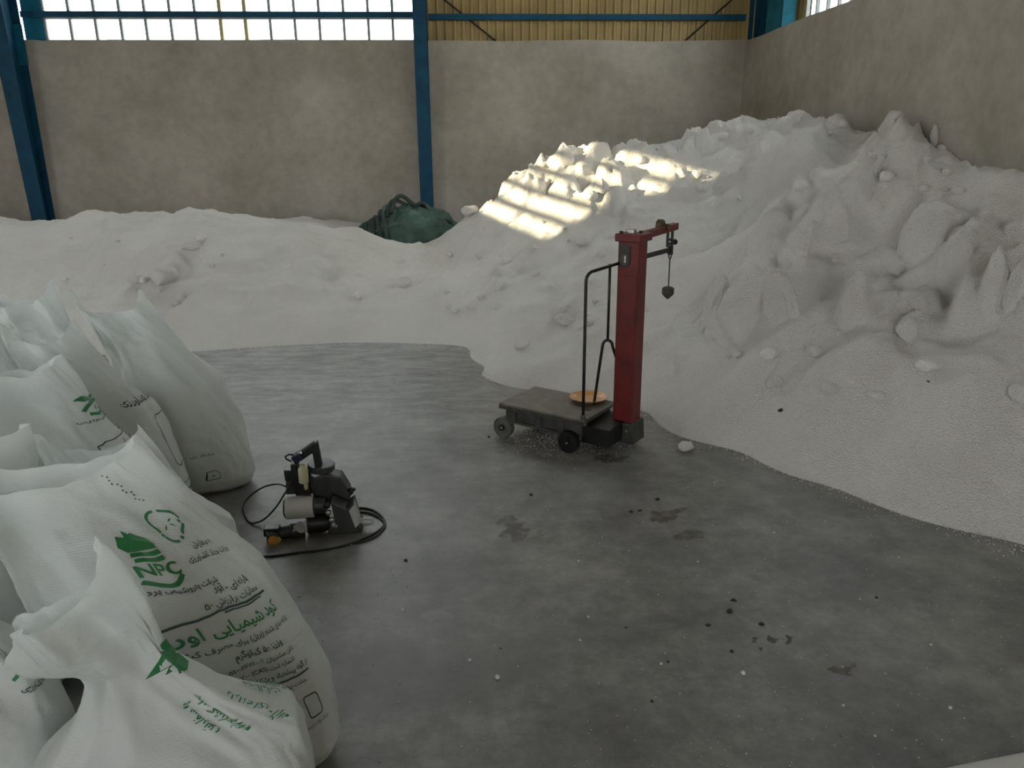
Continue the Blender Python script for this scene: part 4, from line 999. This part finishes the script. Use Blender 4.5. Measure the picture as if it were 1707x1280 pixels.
class Sack:
    def __init__(s, base, rz, lean, L=.98, W=1.0, flop=(0, 0), ears=(.08, .05), tf=.62, seed=1, pinch=0, mouth=.055, dep=1.0, wr=1.0, neckw=.6, pt=.78):
        s.__dict__.update(locals()); c, q = cos(-rz), sin(-rz)
        s.ln = np.array([lean[0]*c-lean[1]*q, lean[0]*q+lean[1]*c]); s.fl = np.array([flop[0]*c-flop[1]*q, flop[0]*q+flop[1]*c])
    def S(s, u, t):
        T = [0, .03, .08, .25, .45, s.tf, s.tf+.12, s.tf+.24, 1.0]
        a = np.interp(t, T, [.15, .205, .228, .245, .25, .25, .25*(.35+.65*s.neckw), .25*(.12+.88*s.neckw), .25*s.neckw])*s.W
        b = np.interp(t, T, [.09, .135, .155, .17, .16, .12, .07, .04, s.mouth])*s.W*s.dep
        if s.pinch:
            g = np.exp(-((t-s.pt)/.09)**2)*s.pinch; a = a*(1-g); b = b*(1-g*.3)
        c, q = np.cos(u), np.sin(u); e = .72
        x = a*np.sign(c)*np.abs(c)**e; y = b*np.sign(q)*np.abs(q)**e
        nk = sst(s.tf-.06, 1.0, t)
        # top edge: two ears at the side seams, a sag between
        cl = np.clip(c, -1, 1); ear = np.where(cl > 0, s.ears[1], s.ears[0])*np.abs(cl)**4 - .05*(1-np.abs(cl)**2)
        z = s.L*t + ear*sst(.72, 1.0, t) + .03*nk*fbm(c*1.6+s.seed*3.1, q*.8+t*2, 3, s.seed)
        # vertical pleats of the slack neck, shared by both film faces
        pl = .024*s.wr*nk*np.sin(x/s.W*26+s.seed*2+2.2*fbm(x*5, t*3+s.seed, 2, s.seed+2)) + .030*s.wr*nk*fbm(x*6+s.seed, t*4, 3, s.seed+4)
        y = y+pl
        w = .015*(1-nk)*sst(.02, .15, t)*fbm(c*2.4+s.seed*5, t*5+q*1.4, 4, s.seed+5) + .022*nk*fbm(c*3+s.seed, t*5+q*2, 4, s.seed+6)
        # creases radiating from the shoulders
        sh = np.exp(-((t-s.tf-.02)/.12)**2); w = w + .020*sh*s.wr*(ridg(c*2.2+q+s.seed, t*3.5+c*1.5, 3, s.seed+7)-.35)
        r = np.hypot(x, y)+1e-6; x = x+w*c; y = y+w*q*1.3
        f1 = .25*t+.75*t*t; f2 = np.maximum(0, t-s.tf+.05)/(1.05-s.tf); f2 = f2*f2
        x = x+s.ln[0]*f1+s.fl[0]*f2; y = y+s.ln[1]*f1+s.fl[1]*f2
        z = z-.25*np.hypot(*s.fl)*f2*f2
        return np.stack([x, y, np.maximum(z, .002)], -1)
    def world(s, P):
        c, q = cos(s.rz), sin(s.rz); return np.stack([P[..., 0]*c-P[..., 1]*q+s.base[0], P[..., 0]*q+P[..., 1]*c+s.base[1], P[..., 2]], -1)
    def normal(s, u, t):
        e = 1e-3; a = s.S(u+e, t)-s.S(u-e, t); b = s.S(u, np.minimum(t+e, 1))-s.S(u, t-e); n = np.cross(a, b); return n/(np.linalg.norm(n, axis=-1)[..., None]+1e-12)
    def build(s, label, cat='sack', group=None, prints=()):
        root = tag(empty('fertiliser_sack', (*s.base, 0), s.rz), label, cat, group); s.root = root
        nu, nv = 128, 96
        tt = np.concatenate([[0], np.linspace(.015, 1, nv-1)]); u = np.linspace(0, 2*pi, nu, endpoint=False)
        Ug, Tg = np.meshgrid(u, tt, indexing='ij'); P = s.S(Ug, Tg); P[:, 0, 2] = .002
        idx = np.arange(nu*nv).reshape(nu, nv); r1 = np.roll(idx, -1, 0)
        Q = np.stack([idx[:, :-1], r1[:, :-1], r1[:, 1:], idx[:, 1:]], -1).reshape(-1, 4)
        V = P.reshape(-1, 3); cb_ = P[:, 0].mean(0); V = np.vstack([V, cb_]); cap = [(int(r1[i, 0]), int(idx[i, 0]), nu*nv, nu*nv) for i in range(nu)]
        me = bpy.data.meshes.new('bag_film'); me.from_pydata([tuple(map(float, p)) for p in V], [], [tuple(map(int, q)) for q in Q]+[c[:3] for c in cap]); me.shade_smooth(); me.materials.append(MT['film'])
        o = bpy.data.objects.new('bag_film', me); COL.objects.link(o); o.parent = root
        # granules filling the lower part
        k = np.linspace(0, 1, 40); kk = k*(s.tf-.03)+.012; U2, T2 = np.meshgrid(u[::2], kk, indexing='ij'); A = s.S(U2, T2); ctr = A.mean(0, keepdims=True)
        A = ctr+(A-ctr)*.965; A[:, 0, 2] += .006
        n2 = nu//2; top = A[:, -1].mean(0)+[0, 0, .03]; ids = np.arange(n2*40).reshape(n2, 40); rr_ = np.roll(ids, -1, 0)
        Q = np.stack([ids[:, :-1], rr_[:, :-1], rr_[:, 1:], ids[:, 1:]], -1).reshape(-1, 4)
        V = np.vstack([A.reshape(-1, 3), top]); f = [tuple(map(int, q)) for q in Q]+[(int(ids[i, -1]), int(rr_[i, -1]), n2*40) for i in range(n2)]+[tuple(int(ids[i, 0]) for i in range(n2-1, -1, -1))]
        mk('granule_fill', [tuple(map(float, p)) for p in V], f, 'urea', root, True)
        for (items, px, py, ang, sc) in prints: s.print_(items, px, py, ang, sc)
        return root
    def print_(s, items, px, py, ang, sc):
        """lay flat print on the film; the anchor is the film point seen nearest to the pixel"""
        Ug, Tg = np.meshgrid(np.linspace(pi*.95, 2*pi+pi*.4, 160), np.linspace(.05, .98, 140), indexing='ij')
        Pw = s.world(s.S(Ug, Tg)); pr = proj(Pw); d = np.hypot(pr[..., 0]-px, pr[..., 1]-py); dist = np.linalg.norm(Pw-ORG, axis=-1)
        d = d+np.where(d < 25, dist*18, 1e3); i = np.unravel_index(np.argmin(d), d.shape); u0, t0 = Ug[i], Tg[i]
        e = .04; ru = np.linalg.norm(s.S(np.array(u0+e), np.array(t0))-s.S(np.array(u0-e), np.array(t0)))/(2*e); rt = np.linalg.norm(s.S(np.array(u0), np.array(t0+.02))-s.S(np.array(u0), np.array(t0-.02)))/.04
        ca, sa = cos(ang), sin(ang); acc = {}
        for it in items:
            if it[0] in ('text', 'raw'):
                V, Q = text_mesh(it[1], it[2], it[6], it[0] == 'raw'); V = V+[it[3], it[4]]; m = it[5]; nm = 'print_line'
            elif it[0] == 'line': V, Q = ribbon(it[1], it[2]); m = it[3]; nm = 'print_rule'
            else: V, Q = fan(it[1]); m = it[2]; nm = 'print_mark'
            if not len(V): continue
            V = V*sc; A = V[:, 0]*ca-V[:, 1]*sa; B = V[:, 0]*sa+V[:, 1]*ca
            u = u0+A/ru; t = np.clip(t0+B/rt, .01, .99); n = s.normal(u, t); P = s.S(u, t)
            cen = s.S(np.linspace(0, 2*pi, 24)[None], t[:, None]).mean(1); sg = np.sign(((P-cen)*n).sum(-1)); P = P+n*(1 if sg.sum() >= 0 else -1)*.004
            mk(nm, [tuple(map(float, p)) for p in P], Q, m, s.root)

SACKS = [
    (dict(base=(-1.31, 3.60), rz=.30, lean=(-.36, .0), L=.93, W=.96, ears=(.09, .07), seed=1, tf=.60), 'far sack whose plain bluish face bulges beside the sewing machine cable', [(PRINT_H, 357, 790, .1, 1)]),
    (dict(base=(-1.50, 3.23), rz=.25, lean=(-.30, -.03), L=.90, W=.96, ears=(.06, .02), seed=2, tf=.62), 'sack printed with a rounded outline frame on its side', [(PRINT_G, 275, 735, .0, 1)]),
    (dict(base=(-2.00, 3.75), rz=-.1, lean=(-.15, .0), L=.95, ears=(.10, .06), seed=3, tf=.58, neckw=.75), 'sack showing only its open pointed neck behind the outlined-frame sack', []),
    (dict(base=(-1.40, 2.70), rz=.22, lean=(-.26, .02), L=.90, ears=(.03, .0), seed=4, tf=.60, neckw=.75, wr=.7), 'sack with a small green leaf logo and printed lines', [(PRINT_F, 165, 690, .0, .85)]),
    (dict(base=(-2.12, 3.35), rz=.1, lean=(-.1, 0), L=.94, ears=(.05, .04), seed=5, tf=.58), 'plain sack at the back of the group with a soft folded neck', []),
    (dict(base=(-1.92, 2.75), rz=.0, lean=(-.16, 0), L=.90, ears=(.04, .03), seed=6, tf=.58), 'plain crumpled sack beside the leaf-logo sack', []),
    (dict(base=(-1.50, 2.10), rz=.1, lean=(.0, .0), L=.86, ears=(.0, .02), seed=7, tf=.60, neckw=.9), 'plain sack with a rounded shoulder behind the large printed sack', []),
    (dict(base=(-1.00, 2.36), rz=.3, lean=(-.20, -.05), L=.74, ears=(.03, .01), seed=8, tf=.56), 'short sack whose translucent neck peeps over the large printed sack', []),
    (dict(base=(-.625, 1.76), rz=.30, lean=(-.43, .02), L=.885, W=1.08, ears=(-.02, .05), seed=9, tf=.64, wr=.6, neckw=.85), 'large sack with a green flame logo, round emblem and many lines of print', [(PRINT_B, 345, 1010, .0, 1.0), (PRINT_B2, 208, 820, .1, 1.0)]),
    (dict(base=(-.585, 1.36), rz=.35, lean=(-.12, -.12), L=.885, W=1.0, ears=(-.10, .10), seed=10, tf=.52, pinch=.30, pt=.76, neckw=.34, mouth=.035, wr=1.3, flop=(-.04, .0)), 'open sack with a gathered translucent neck in front of the large printed sack', [(PRINT_A, 400, 1175, pi/2, .9), (PRINT_A2, 265, 1125, .3, 1.1)]),
    (dict(base=(-1.08, 1.36), rz=.35, lean=(-.20, .0), L=.93, ears=(.03, .03), seed=11, tf=.62), 'sack cut by the edge of the group, with slanting dark print', [(PRINT_C, 15, 1125, -.2, .8)]),
]
for kw, lab, pr in SACKS: Sack(**kw).build(lab, 'sack', 'white fertiliser sacks standing together', pr)

# ------------------------------------------------------------------ white sheet lying on the floor
def sheet():
    g0 = gnd(1575, 1283); g1 = gnd(1720, 1257); ex = Vector(g1-g0).normalized(); ey = Vector((ex.y, -ex.x, 0))
    n = 30; V = []; Q = []
    for i in range(n):
        for j in range(n):
            a = -.05+.9*i/(n-1); b = .6*j/(n-1); e = min(i, n-1-i, j, n-1-j)/(n-1)
            p = Vector((g0[0], g0[1], 0))+ex*a+ey*b; V.append((p.x, p.y, .006+.03*min(1, e*6)**.5+.006*sin(5*a+3*b)))
    for i in range(n-1):
        for j in range(n-1): Q.append((i*n+j, i*n+j+1, (i+1)*n+j+1, (i+1)*n+j))
    o = mk('empty_sack', V, Q, 'sheetw', None, True); m = o.modifiers.new('t', 'SOLIDIFY'); m.thickness = .004
    tag(o, 'flat empty white sack lying on the bare concrete floor', 'sack')
sheet()
scene.cycles.use_denoising = True
scene.cycles.max_bounces = 10; scene.cycles.diffuse_bounces = 6; scene.cycles.transparent_max_bounces = 16
